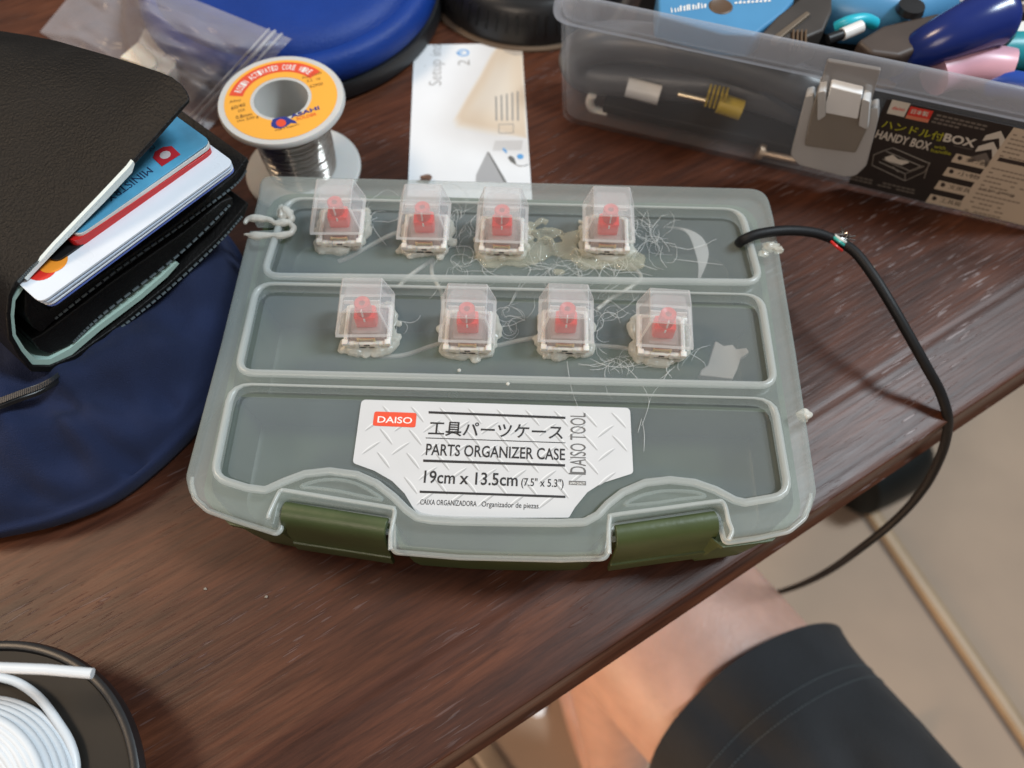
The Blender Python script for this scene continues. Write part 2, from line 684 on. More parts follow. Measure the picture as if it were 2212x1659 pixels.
p1 = fillet(px2([(622, 428), (1600, 452), (1642, 606), (569, 592)], H), [.7, .7, .5, .5])
p2 = fillet(px2([(556, 612), (1643, 637), (1673, 829), (514, 801)], H), [.6, .6, .5, .5])
p3 = fillet(px2([(503, 830), (1670, 862), (1704, 1066), (1610, 1082), (1589, 1077), (1548, 1055), (1502, 1039), (1448, 1033), (1394, 1039), (1345, 1060), (1313, 1085),
                 (1291, 1109), (1263, 1124), (1210, 1126), (991, 1123), (933, 1120), (901, 1114), (879, 1098), (852, 1071), (814, 1041), (771, 1022), (711, 1014),
                 (657, 1020), (614, 1036), (572, 1055), (533, 1050), (462, 1028)], H),
            [.6, .6, .6, .3, .3, .3, .3, .3, .3, .3, .3, .3, .3, .3, .3, .3, .3, .3, .3, .3, .3, .3, .3, .3, .3, .3, .6], 4)
lid = MB()
lid.add(*plate(lid_poly, [p1, p2, p3], H - 0.62, H, 0.13))
# pressed slots above the latches
for slot in ([(642, 1041), (701, 1016), (776, 1010), (852, 1031), (903, 1053), (934, 1071), (857, 1066), (777, 1052), (700, 1042)],
             [(1349, 1077), (1383, 1060), (1426, 1062), (1469, 1055), (1507, 1059), (1520, 1067), (1480, 1073), (1426, 1080), (1383, 1086)]):
    pass
sl = [[(955, 265), (1080, 222), (1240, 210), (1400, 245), (1530, 315), (1600, 372), (1420, 338), (1250, 302), (1080, 278)],
      [(515, 410), (640, 340), (800, 305), (960, 300), (1100, 315), (1150, 345), (1000, 362), (800, 390), (640, 408)]]
for (ox, oy), pts in zip(((680, 1700), (2100, 1700)), sl):
    q = [P((ox + x * .47016) / 1.736, (oy + y * .47016) / 1.736, H) + Vector((0, 0, -0.005)) for x, y in pts]
    lid.tube(smooth_path(q, 5, True), 0.062, 8, True)
lid_o = lid.build('lid', m_lid, case, smooth=45)
lipq = [p for p in lid_poly if p.y < 1.6]
MB().tube([Vector((*q, H - .56)) for q in lipq], [.02 + .065 * max(0, min(1, (1.6 - q.y) / .9)) for q in lipq], 10).build('lip', m_ridge, lid_o, origin=(0, 6, 0), smooth=60)
for pts in ([(697, 520), (700, 480), (775, 320), (800, 300), (840, 298), (1250, 365), (1660, 432), (1695, 450), (1700, 490), (1672, 640), (1668, 770)],):
    MB().tube(smooth_path([P((680 + x * .47016) / 1.736, (1700 + y * .47016) / 1.736, H - .02) for x, y in pts], 5), .07, 8).build('latch_bead', m_ridge, lid_o, origin=(0, 6, 0), smooth=60)
MB().tube(smooth_path([P((2100 + x * .47016) / 1.736, (1700 + y * .47016) / 1.736, H - .02) for x, y in [(392, 800), (388, 640), (398, 520), (430, 492), (820, 440), (1230, 385), (1290, 385), (1320, 430), (1345, 540), (1372, 620), (1345, 690)]], 5), .07, 8).build('latch_bead', m_ridge, lid_o, origin=(0, 6, 0), smooth=60)
# recessed panels and the ridge that runs round each
for pp in (p1, p2, p3):
    c = sum(pp, Vector((0, 0))) / len(pp)
    pl = MB()
    n = len(pp)
    outer = [p + (p - c).normalized() * 0.0 for p in pp]

    def inset(poly, d):
        out = []
        for i in range(len(poly)):
            a, b, e = poly[i - 1], poly[i], poly[(i + 1) % len(poly)]
            t = (e - a)
            t.normalize()
            out.append(b + Vector((-t.y, t.x)) * d)
        return out
    area_ = sum(pp[i - 1].x * pp[i].y - pp[i].x * pp[i - 1].y for i in range(n))
    sg = 1 if area_ > 0 else -1
    r0 = inset(pp, 0.03 * sg)
    r1 = inset(pp, 0.10 * sg)
    r2 = inset(pp, 0.22 * sg)
    pl.loft([[Vector((*q, H - .03)) for q in r0], [Vector((*q, H - .20)) for q in r1], [Vector((*q, H - .29)) for q in r2]], False)
    pl.poly([Vector((*q, H - .29)) for q in r2])
    pl.poly([Vector((*q, H - .42)) for q in r2])
    po = pl.build('panel', m_panel, lid_o, origin=(0, 6, 0), smooth=50, weld=True)
    qs = inset(pp, -0.03 * sg)
    ymx, ymn = max(q.y for q in qs), min(q.y for q in qs)
    rr = [.040 + .085 * min(1, max(0, (ymx - q.y) / .35)) for q in qs]
    rg = MB().tube([Vector((*q, H - r * .62)) for q, r in zip(qs, rr)], rr, 14, True)
    rg.build('ridge', m_ridge, lid_o, origin=(0, 6, 0), smooth=60)

# green base tray
bx = 9.22


def base_outline(k, n=66):
    pts = [(-bx + k, 12.75 - k), (-bx + k, 0.55 + k)]
    for i in range(n + 1):
        x = -8.2 + 16.4 * i / n
        rec = .62 * max(0, min(1, (abs(x) - 2.95) / .25, (6.55 - abs(x)) / .25))       # recess behind each latch
        pts.append((x * (1 - k * .1), -0.30 - 0.74 * (1 - (x / 8.2) ** 2) + k * .8 + rec))
    pts += [(bx - k, 0.55 + k), (bx - k, 12.75 - k)]
    r = [1.1, .9] + [0] * (n + 1) + [.9, 1.1]
    return fillet(pts, r, 5)


bs = MB()
rings = [[Vector((p.x, p.y, z)) for p in base_outline(k)] for k, z in ((.55, .0), (.38, .12), (.22, 1.5), (.12, 2.55), (0.02, 2.6), (0.0, 2.84), (.2, 2.84), (.35, 1.5), (.5, .35), (.62, .28))]
bs.loft(rings, True)
base_o = bs.build('base', m_green, case, smooth=40)
# inner dividers under the lid
dv = MB()
for y in (4.25, 8.35):
    dv.box((0, y, 1.4), (17.8, .14, 2.2))
dv.build('divider', m_green, base_o, origin=(0, 6, 0), smooth=0)


def latch(a, b, a2, b2, zb):
    """Snap latch: from the top edge a-b in the lid notch, over the front and down to a2-b2 near the desk."""
    A, B = P(*a, H - .1), P(*b, H - .1)
    A2, B2 = P(*a2, zb), P(*b2, zb)
    prof = [(0, 0), (.10, .08), (.30, .10), (.55, .04), (.75, -.12), (.86, -.42), (.90, -.9), (.90, -1.55), (.90, -1.62), (1.0, -1.66), (1.0, -2.2), (.93, -2.28)]
    inner = [(.78, -2.26), (.74, -1.5), (.72, -.5), (.6, -.22), (.4, -.12), (0, -.12)]
    tot = (A2 - A).to_2d()
    rings = []
    for q in (0, 0.02, .98, 1.0):
        tp, bt = A.lerp(B, q), A2.lerp(B2, q)
        out = (bt - tp)
        out.z = 0
        ol = out.length
        out.normalize()
        zz = (tp.z - zb) / 2.28
        ins = 0.0
        ring = []
        for x, z in prof + inner:
            tt = min(1, max(0, -z / 2.28))
            base = tp.lerp(bt, tt)
            base = Vector((tp.x + (bt.x - tp.x) * tt, tp.y + (bt.y - tp.y) * tt, 0))
            lin = ol * tt
            ring.append(Vector((base.x, base.y, tp.z + z * zz)) + out * (x * ol - lin))
        rings.append(ring)
    mb = MB().loft(rings, True)
    return mb


for nm, args in (('l', ((617, 1083), (840, 1119), (643, 1188), (851, 1220), .75)), ('r', ((1327, 1134), (1543, 1103), (1313, 1235), (1518, 1206), .75))):
    lt = latch(*args).build('latch', m_green, case, smooth=50, bevel=.03)
    A, B = P(*args[0], H - .32), P(*args[1], H - .32)
    d = (B - A).normalized()
    out = Vector((d.y, -d.x, 0))
    MB().tube([A - d * .16 + out * .42, B + d * .16 + out * .42], .09, 10).build('hinge_pin', m_lid, lt, origin=(0, 6, 0))

# sticker on the near panel
ZS = H - 0.275
SP = zplane(ZS)
stk = px2([(781, 863), (1361, 881), (1368, 1022), (1337, 1032), (1299, 1044), (1269, 1063), (1242, 1096), (1229, 1118), (991, 1120), (905, 1113), (893, 1098), (874, 1066),
           (847, 1039), (809, 1017), (762, 1000)], ZS)
stk = fillet(stk, [.16, .16, .14, .2, .2, .2, .2, .1, 0, .1, .2, .2, .2, .3, .14], 4)
m_stk = mat('sticker_paper', (0.57, 0.57, 0.575), 0.42, var=0.03, vscale=60)
st = MB()
st.prism(stk, ZS - .006, ZS)
stk_o = st.build('label', m_stk, case, smooth=0)


def r5(x, y):
    return (737.3 + x / 3.0, 553 + y / 3.0)


def inside(p, poly):
    c = False
    for i in range(len(poly)):
        a, b = poly[i - 1], poly[i]
        if (a.y > p.y) != (b.y > p.y) and p.x < (b.x - a.x) * (p.y - a.y) / (b.y - a.y) + a.x:
            c = not c
    return c


pt = MB()
# diamond-plate pattern printed on the sticker
m_dl = mat('plate_pattern_light', (0.68, 0.68, 0.68), 0.42)
m_dd = mat('plate_pattern_dark', (0.36, 0.36, 0.36), 0.42)
m_dm = mat('plate_pattern_mid', (0.47, 0.47, 0.47), 0.42)
sx, sy = 0.92, 0.40
for i in range(-8, 9):
    for j in range(-3, 12):
        x = i * sx + (sx / 2 if j % 2 else 0)
        y = -0.6 + j * sy
        ang = math.radians(40 if j % 2 else -50)
        L_ = .36
        ok = True
        for k in (-1.2, 0, 1.2):
            q = Vector((x + math.cos(ang) * L_ * k * .9, y + math.sin(ang) * L_ * k * .9))
            ok = ok and inside(q, stk)
        if not ok:
            continue
        for off, wd, mi in ((0.0, .062, 0), (-.042, .034, 1), (-.018, .03, 2)):
            pts = []
            for k in range(9):
                s = -1 + k / 4
                pts.append((s * L_, off + wd * (1 - s * s) * .9))
            for k in range(9):
                s = 1 - k / 4
                pts.append((s * L_, off - wd * .5 * (1 - s * s)))
            c_, s_ = math.cos(ang), math.sin(ang)
            pt.poly([Vector((x + a * c_ - b * s_, y + a * s_ + b * c_, ZS + .002 + .002 * mi)) for a, b in pts[:-1]], mi)
pt.build('plate_pattern', [m_dl, m_dd, m_dm], stk_o, origin=(0, 6, 0), smooth=0)

tx = MB()
ZT = 0.010


def bar(x0, y0, x1, y1, th):
    quad_px(tx, [r5(x0, y0), r5(x1, y1), r5(x1, y1 + th), r5(x0, y0 + th)], SP, ZT)


bar(566, 1005, 1452, 1041, 15)
bar(548, 1176, 1452, 1208, 5)
bar(531, 1318, 1450, 1349, 16)
bar(508, 1520, 1452, 1553, 15)


def tline(s, a, b, t, mi=0, bold=0.0, caph=CAPH, off=ZT):
    put_px(tx, s, r5(*a), r5(*b), r5(*t), SP, off, mi, bold, caph)


tline('工具パーツケース', (563, 1152), (1436, 1182), (573, 1066), 0, 0.012, 0.84)
tline('PARTS ORGANIZER CASE', (546, 1288), (1450, 1322), (553, 1212), 0, 0.012)
tline('19cm x 13.5cm', (533, 1468), (1142, 1490), (541, 1386), 0, 0.014)
tline('(7.5" x 5.3")', (1165, 1488), (1440, 1498), (1168, 1436), 0, 0.008)
tline('CAIXA ORGANIZADORA', (510, 1610), (876, 1622), (513, 1574), 0, 0.002)
tline('Organizador de piezas', (908, 1623), (1278, 1636), (910, 1587), 0, 0.002)
quad_px(tx, [r5(1474, 1405), r5(1584, 1409), r5(1584, 1418), r5(1474, 1414)], SP, ZT, 1)
tline('DAISO TOOL', (1585, 1392 + 16), (1583, 1018), (1476, 1388 + 16), 1, 0.0)
quad_px(tx, [r5(1475, 1456), r5(1586, 1460), r5(1586, 1486), r5(1475, 1482)], SP, ZT, 1)
tline('JAPAN QUALITY', (1480, 1478), (1582, 1482), (1480, 1462), 2, 0.01, off=ZT + .006)
red = fillet([SP(*r5(*p)).to_2d() for p in ((215, 1008), (489, 1018), (480, 1112), (203, 1100))], .08, 4)
tx.poly([Vector((*p, ZS + ZT)) for p in red], 3)
tline('DAISO', (233, 1078), (457, 1086), (238, 1036), 2, 0.012, off=ZT + .006)
tx.build('lettering', [m_print_k, m_print_g, m_print_w, m_print_r], stk_o, origin=(0, 6, 0), smooth=0)

# things seen through the lid ------------------------------------------------------------
conn = MB()
cpts = [(1545, 737), (1563, 748), (1582, 745), (1590, 755), (1612, 752), (1618, 762), (1600, 775), (1592, 800), (1582, 820), (1540, 815), (1510, 812), (1514, 800), (1528, 790)]
conn.prism([p.to_2d() for p in [P(u, v, 2.45) for u, v in cpts]], 2.2, 2.5)
tag(conn.build('plug_housing', mat('dull_plug_plastic', (.40, .35, .30), .5), smooth=0, bevel=.04), 'pale notched plastic plug housing lying under the near right of the lid', 'plug')
rb = MB()
rp = smooth_path([P(1440, 492, 2.7), P(1475, 497, 2.75), P(1500, 512, 2.8), P(1514, 540, 2.85), P(1517, 570, 2.85), P(1510, 603, 2.8)], 6)
for s in (-1, 1):
    pass
rings = []
for i, p in enumerate(rp):
    q = i / (len(rp) - 1)
    wd = .05 + .19 * max(0, math.sin(math.pi * min(1, max(0, (q - .15) / .85)))) ** 1.5
    rings.append([p + Vector((-wd, 0, 0)), p + Vector((wd, 0, .06)), p + Vector((wd, 0, .10)), p + Vector((-wd, 0, .04))])
rb.loft(rings, True)
tag(rb.build('tape_strip', mat('dull_ribbon', (.48, .48, .47), .5), smooth=40), 'curved white ribbon under the far panel left of the cable hole', 'ribbon')

wires = [([(730, 565), (760, 553), (800, 530), (850, 505), (880, 500)], 'white wire under the lid between the first and second far switches'),
         ([(795, 768), (840, 770), (880, 765), (930, 748), (965, 738)], 'white wire under the lid from the near left switch to its neighbour'),
         ([(1050, 750), (1080, 745), (1110, 738), (1150, 730), (1180, 722)], 'white wire under the lid between the two middle near switches'),
         ([(1270, 745), (1310, 748), (1350, 752), (1390, 762)], 'white wire under the lid running to the near right switch'),
         ([(935, 560), (933, 590), (945, 615), (955, 635), (958, 680)], 'kinked white wire crossing the lid bar below the second far switch'),
         ([(1290, 668), (1320, 645), (1350, 628), (1385, 600), (1360, 570)], 'pale wire slanting between the third and fourth near switches'),
         ([(860, 620), (880, 600), (900, 585), (935, 560)], 'faint pale wire rising from the near left switch to the far row')]
for px_, lb in wires:
    wm = MB().tube(smooth_path([P(u, v, 2.72) for u, v in px_], 6), .075, 8)
    tag(wm.build('wire', m_wire), lb, 'wire', 'thin wires under the lid')

# ================================================================== KEY SWITCHES
ZP = H - 0.29


def rrect(wx, wy, r, z, oy=0.0, seg=4, bow=0.0):
    pts = fillet([(-wx / 2, -wy / 2), (wx / 2, -wy / 2), (wx / 2, wy / 2), (-wx / 2, wy / 2)], r, seg)
    return [Vector((p.x, p.y + oy, z)) for p in pts]


def make_switch():
    t = thing('key_switch', (0, 0, 0), 'x', 'key switch', 'key switches glued on the lid', local=True)
    # lower housing
    lo = MB()
    lo.loft([rrect(1.46, 1.46, .08, -.2), rrect(1.46, 1.46, .08, .14), rrect(1.58, 1.58, .1, .15), rrect(1.58, 1.58, .1, .30), rrect(1.50, 1.50, .1, .34), rrect(1.30, 1.30, .08, .34), rrect(1.26, 1.26, .08, .02)])
    for x in (-.32, .32):
        lo.box((x, -.80, .30), (.13, .09, .24))
    lo.box((-.7, -.74, .36), (.2, .2, .16))
    lo.box((.7, -.74, .36), (.2, .2, .16))
    lo_o = lo.build('lower_housing', m_milky, t, smooth=35, bevel=.02)
    dk = MB()
    for x, z in ((-.17, .12), (.17, .12), (0, .26)):
        dk.box((x, -.801 if z < .2 else -.80, z), (.26 if z < .2 else .18, .01, .06))
    dk.build('slot', m_black, lo_o, smooth=0)
    MB().loft([rrect(1.16, 1.16, .08, .03), rrect(1.16, 1.16, .08, .30), rrect(.96, .96, .08, .55)]).build('core', mat('grey_pink_core', (.66, .58, .54), .4, alpha=.6), lo_o, smooth=35)
    # clear upper housing
    up = MB()
    up.loft([rrect(1.44, 1.40, .1, .345), rrect(1.40, 1.36, .1, .5), rrect(1.06, 1.0, .1, .95), rrect(.86, .8, .08, .96)])
    up_o = up.build('upper_housing', m_clear, t, smooth=35)
    cp = MB()
    cp.box((0, -.66, .44), (.62, .05, .10), mi=0)
    cp.box((-.27, -.67, .44), (.07, .06, .17), mi=0)
    cp.box((.27, -.67, .44), (.07, .06, .17), mi=0)
    cp.build('contact', m_brass, up_o, smooth=0, bevel=.01)
    # red stem
    sm = MB()
    sm.loft([rrect(.70, .54, .1, .35), rrect(.70, .54, .1, 1.06), rrect(.64, .48, .1, 1.10)])
    sm_o = sm.build('stem', m_red, t, smooth=40)
    MB().lathe([(.10, 1.10), (.255, 1.10), (.265, 1.60), (.23, 1.64), (.10, 1.60)], (0, .0), 24).build('post', mat('red_post', (.80, .09, .075), .3, alpha=.78, edge=.2), sm_o, smooth=50)
    MB().box((0, -.285, 1.0), (.055, .02, .16)).build('glint_rib', m_white, sm_o, smooth=0)  # white bar standing in for the highlight on the stem front
    # keycap: skirted frustum with a dished top
    z0, z1 = .86, 1.92
    kc = MB()

    def capring(wx, wy, cy, z, r=.12):
        return rrect(wx, wy, r, z, cy, 4)
    out = [capring(1.84, 1.68, 0, z0, .035), capring(1.80, 1.65, .01, z0 + .16, .035), capring(1.30, 1.33, .10, z1 - .03, .06), capring(1.26, 1.29, .10, z1, .06)]
    inn = [capring(1.00, 1.02, .10, z1 - .15, .08), capring(1.50, 1.36, .01, z0 + .2, .06), capring(1.62, 1.46, 0, z0, .06)]
    # dished top made of strips
    n = len(out[0])
    kc.loft(out, False)
    for q in range(3):                      # moulded corners and top rim: edge highlight put into a whiter material
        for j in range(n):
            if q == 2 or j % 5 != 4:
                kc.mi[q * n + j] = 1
    kc.loft(inn, False)
    # bottom rim joins inner and outer skirts
    kc.loft([inn[-1], out[0]], False, 1)
    # concave top
    top = out[-1]
    cx, cy = 0, .10
    rings = [top]
    for k in (.8, .55, .3, .1):
        rings.append([Vector((p.x * k, cy + (p.y - cy) * k, z1 - .075 * (1 - (abs(p.x * k) / .62) ** 2))) for p in top])
    kc.loft(rings, False, 2)
    kc.add(rings[-1], [list(range(n))], 2)
    rings = [inn[0]] + [[Vector((p.x * k, cy + (p.y - cy) * k, z1 - .16 - .03 * (1 - k))) for p in inn[0]] for k in (.6, .2)]
    kc.loft(rings, False)
    kc.add(rings[-1], [list(range(n))])
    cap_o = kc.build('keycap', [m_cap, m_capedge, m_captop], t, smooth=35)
    ps = MB().box((0, -.30, 1.45), (.04, .10, .34))
    for x in (-.42, .42):
        ps.box((x, .02, 1.62), (.32, .035, .16))
    ps.build('stem_socket', m_capedge, cap_o, smooth=40)
    return t


def glue_ring(t, seed, thick):
    r_ = random.Random(seed)
    pts, rad = [], []
    n = 56
    for k in range(n):
        a = 2 * math.pi * k / n
        c, s = math.cos(a), math.sin(a)
        q = (abs(c) ** 5 + abs(s) ** 5) ** (-1 / 5)
        nz = noise.noise(Vector((c * 1.7, s * 1.7, seed * 5.3)))
        n2 = noise.noise(Vector((c * 5, s * 5, seed * 2.1)))
        rr = .80 * q + .07 + .11 * nz + .07 * n2
        pts.append(Vector((rr * c, rr * s, .03 + .08 * abs(n2))))
        rad.append(thick * .85 * max(.25, 1 + .9 * nz + .8 * n2))
    mb = MB().tube(pts, rad, 10, True)
    for k in range(5):
        a = r_.uniform(0, 6.28)
        q = (abs(math.cos(a)) ** 5 + abs(math.sin(a)) ** 5) ** (-1 / 5)
        rr = .88 * q + .1
        mb.sphere((rr * math.cos(a), rr * math.sin(a), .05), r_.uniform(.08, .19), sub=2, amp=.5, freq=2, sc_=(1, 1, .6), seed=k + seed)
    o = mb.build('glue_ring', m_glue, t, smooth=70)
    rm_ = o.modifiers.new('fuse', 'REMESH')
    rm_.mode = 'VOXEL'
    rm_.voxel_size = .0004
    rm_.use_smooth_shade = True
    o.modifiers.new('melt', 'SMOOTH').iterations = 4
    return o


sw0 = make_switch()
spots = [((665, 504), (784, 510), .16), ((855, 517), (969, 520), .11), ((1027, 523), (1139, 527), .13), ((1260, 522), (1372, 525), .12),
         ((719, 726), (848, 731), .15), ((946, 738), (1069, 744), .12), ((1162, 738), (1284, 744), .15), ((1377, 752), (1500, 753), .14)]
labs = ['clear keycap with red stem, first in far row, beside the torn slot in the lid',
        'clear keycap with red stem, second in far row, kinked wire running down from it',
        'clear keycap with red stem, third in far row, left of the yellowish glue mess',
        'clear keycap with red stem, last in far row, right of the yellowish glue mess',
        'clear keycap with red stem, first in near row, nearest the navy pouch',
        'clear keycap with red stem, second in near row, above the left half of the sticker',
        'clear keycap with red stem, third in near row, above the right half of the sticker',
        'clear keycap with red stem, last in near row, left of the pale plug housing']
yaw = [0.035, 0.01, -0.005, -0.012, 0.04, 0.0, -0.008, -0.045]
for i, ((a, b, th), lb) in enumerate(zip(spots, labs)):
    s = sw0 if i == 0 else copy_tree(sw0)
    A, B = P(*a, ZP + .86), P(*b, ZP + .86)
    c = (A + B) / 2 + Vector((0, .84, 0))
    s.location = Vector((c.x, c.y, ZP)) * S
    s.rotation_euler = (0, 0, yaw[i])
    s['label'] = lb
    if i == 0:
        sw_list = []
    sw_list.append((s, i + 1, th))
for s, k, th in sw_list:
    glue_ring(s, k, th)

# ================================================================== HOT GLUE
m_glue2 = mat('yellowed_hot_glue', (0.70, 0.66, 0.50), 0.05, spec=1.0, alpha=0.20, edge=0.5, var=0.2, vscale=250, bump=0.6, bscale=380)
gm = MB()
r_ = random.Random(3)
for k in range(40):
    u = r_.uniform(1040, 1390)
    v = r_.gauss(545, 13)
    if u < 1145 or u > 1255:
        v = r_.uniform(550, 572)
    elif r_.random() < .5:
        v = r_.uniform(480, 560)
    rr = r_.uniform(.12, .36)
    p = P(u, v, ZP + .03)
    gm.sphere(p, rr, sub=3, amp=.5, freq=1.5, sc_=(1.5, 1.0, .30), seed=k)
for k in range(7):
    a = P(r_.uniform(1140, 1250), r_.uniform(475, 560), ZP + .08)
    b = a + Vector((r_.uniform(-.9, .9), r_.uniform(-.7, .3), .02))
    c = (a + b) / 2 + Vector((r_.uniform(-.3, .3), r_.uniform(-.3, .3), .12))
    gm.tube(smooth_path([a, c, b], 6), [r_.uniform(.06, .14) for _ in range(13)], 8)
gmo = gm.build('glue_mess', m_glue2, smooth=80)
for o_, vx in ((gmo, .00045),):
    rmh = o_.modifiers.new('fuse', 'REMESH')
    rmh.mode = 'VOXEL'
    rmh.voxel_size = vx
    rmh.use_smooth_shade = True
    smm = o_.modifiers.new('melt', 'SMOOTH')
    smm.iterations = 5
tag(gmo, 'lumpy yellowish hot glue spread between the two right switches of the far row', 'hot glue')

gl = MB()
for pts, r0 in (([(530, 484), (534, 474), (548, 471), (570, 472), (588, 476), (600, 482), (618, 479), (632, 488), (629, 500), (614, 508), (596, 508), (570, 507), (548, 508), (528, 507)], .085),
                ([(605, 470), (612, 452), (622, 460), (628, 472), (618, 482)], .12)):
    q = smooth_path([P(u, v, H + .06) for u, v in pts], 5)
    gl.tube([p + Vector((noise.noise(p * 4) * .06, noise.noise(p * 4 + Vector((9, 0, 0))) * .06, -.02)) for p in q], [r0 * (1.25 + .9 * noise.noise(p * 3.5)) * min(1, .35 + i * .12, .35 + (len(q) - 1 - i) * .12) for i, p in enumerate(q)], 12)
gl.sphere(P(622, 467, H - .05), .26, sub=3, amp=.4, freq=1.5, sc_=(1, 1, .7))
gl.sphere(P(606, 456, H - .08), .17, sub=3, amp=.4, freq=1.5, sc_=(.7, 1.6, .5))
m_glue3 = mat('white_hot_glue', (0.80, 0.78, 0.72), 0.2, spec=0.6, alpha=0.72, edge=0.3, var=0.1, vscale=250, bump=0.4, bscale=420)
tag(gl.build('glue_lip', m_glue3, smooth=80), 'white glue lip round the torn slot at the left edge of the lid', 'hot glue')
gd = MB()
gd.sphere(P(1737, 898, H - .25), .22, sub=3, amp=.45, freq=1.4, sc_=(1, .9, 1), seed=4)
tag(gd.build('glue_drop', m_glue3, smooth=80), 'single pale glue drop stuck on the right side edge of the lid', 'hot glue')
gc = MB()
for u, v, r in ((1665, 533, .24), (1680, 540, .17), (1604, 517, .14), (1650, 548, .15)):
    gc.sphere(P(u, v, H - .05), r, sub=3, amp=.6, freq=2.0, sc_=(1.2, .8, .6), seed=int(u))
tag(gc.build('glue_patch', m_glue, smooth=80), 'glue patch holding the black cable at the right edge of the lid', 'hot glue')
for (u, v), lb in (((1097, 829), 'tiny round glue speck on the bar between the near panels'), ((992, 800), 'tiny glue speck on the panel under the second near switch')):
    g = MB()
    g.sphere(P(u, v, H if v > 820 else ZP), .065, sub=2, amp=.3, freq=2, sc_=(1, 1, .6))
    tag(g.build('glue_speck', m_glue3, smooth=80), lb, 'glue speck', 'glue specks on the lid')

# glue threads: nobody could count them
gs = MB()
r_ = random.Random(11)


def thread(px_, z, r=.007, n=6):
    q = smooth_path([P(u, v, z + r_.uniform(0, .08)) for u, v in px_], n)
    nq_ = len(q) - 1
    gs.tube(q, [r * (.35 + 1.1 * math.sin(math.pi * min(.92, max(.08, i / nq_))) ** .6) * r_.uniform(.8, 1.2) for i in range(nq_ + 1)], 5)


def tangle(u, v, du, dv, count, loops=9, r=.0065, zz=.02):
    for _ in range(count):
        a = r_.uniform(0, 6.28)
        turn = r_.choice((-1, 1)) * r_.uniform(.02, .5) ** 1.3
        pts = []
        uu, vv = u + r_.gauss(0, du * .5), v + r_.gauss(0, dv * .5)
        step = r_.uniform(4, 11)
        for k in range(r_.randint(5, loops + 4)):
            pts.append((uu, vv))
            a += turn + r_.uniform(-.35, .35)
            uu += math.cos(a) * step
            vv += math.sin(a) * step * .85
        thread(pts, ZP + zz, r * r_.uniform(.6, 1.6), 4)


for args in ((1400, 500, 34, 24, 24), (1430, 520, 28, 14, 12), (1000, 575, 34, 18, 16), (1210, 575, 110, 10, 34), (990, 470, 14, 26, 10), (1010, 500, 16, 18, 8), (1320, 560, 55, 14, 26),
             (1090, 690, 12, 20, 9), (1297, 690, 10, 34, 12), (1364, 690, 8, 20, 8), (1330, 780, 34, 16, 20), (1450, 785, 34, 10, 10), (1135, 690, 10, 12, 5), (860, 690, 8, 22, 6), (808, 470, 8, 20, 6)):
    tangle(*args)
for pts in ([(1310, 775), (1345, 790), (1370, 810), (1395, 845), (1402, 870), (1392, 905), (1386, 920)], [(1447, 798), (1430, 825), (1412, 848), (1402, 870)],
            [(1225, 780), (1229, 810), (1236, 845), (1249, 880)], [(1275, 775), (1310, 790), (1350, 793), (1390, 785)], [(1386, 905), (1378, 935)], [(1388, 910), (1392, 940), (1391, 975)],
            [(1130, 600), (1110, 640), (1100, 660)], [(1165, 590), (1130, 615), (1105, 655)], [(1211, 590), (1216, 620), (1220, 650)], [(800, 480), (815, 505), (835, 530)], [(790, 500), (797, 480), (815, 470)],
            [(1030, 560), (1060, 590), (1110, 602), (1170, 604), (1230, 590)], [(1330, 590), (1370, 588), (1410, 596)], [(1455, 560), (1500, 565), (1560, 572)], [(1385, 570), (1400, 577), (1420, 583)],
            [(1300, 640), (1320, 625), (1345, 610)], [(1370, 650), (1364, 625), (1368, 600)], [(868, 615), (878, 600), (895, 585)]):
    thread(pts, ZP + .05 if pts[0][1] < 840 else ZP, .009)
tag(gs.build('glue_threads', m_strand, smooth=80), 'hair-thin strings of hot glue tangled between the switches', kind='stuff')

# ================================================================== CABLE
cab = thing('usb_cable', P(1600, 523, H), 'black cable with its shield bared, leaving the lid and hanging over the desk edge', 'cable')
m_cable = mat('black_cable_jacket', (0.007, 0.007, 0.008), 0.55, spec=.3, var=0.2, bump=0.1)
c1 = [P(1597, 525, H - .35), P(1606, 518, H + .12), P(1640, 505, H + .3), P(1700, 498, H + .25), P(1760, 503, H - .05), P(1806, 519, H - .4)]
c2 = [P(1818, 524, 3.08), P(1850, 548, 3.1), P(1888, 598, 3.0), P(1924, 656, 2.7), P(1962, 722, 2.15), P(2000, 790, 1.4), P(2030, 845, .55), P(2046, 895, -.3), P(2046, 935, -1.6), P(2030, 990, -3.4),
      P(1995, 1055, -5.6), P(1940, 1118, -8), P(1865, 1180, -11), P(1785, 1236, -17), P(1712, 1270, -25), P(1640, 1290, -33), P(1560, 1310, -40)]
MB().tube(smooth_path(c1, 8), .185, 14).build('jacket', m_cable, cab)
MB().tube(smooth_path(c2, 8), .185, 14).build('jacket', m_cable, cab)
sh = MB()
q0, q1 = P(1800, 516, H - .36), P(1824, 530, H - .54)
ax = (q1 - q0).normalized()
sh.tube([q0, (q0 + q1) / 2, q1], .13, 10)
for k in range(26):
    a = 6.28 * k / 26
    o_ = Vector((math.cos(a), .5, math.sin(a))).normalized()
    p = q0.lerp(q1, r_.uniform(.1, .9))
    sh.tube([p + o_ * .1, p + o_ * r_.uniform(.2, .3) + ax * r_.uniform(-.15, .15) + Vector((0, 0, .08)), p + o_ * r_.uniform(.2, .45) + ax * r_.uniform(-.35, .35) + Vector((0, 0, .18))], .026, 5)
sh.build('shield', m_chrome, cab)
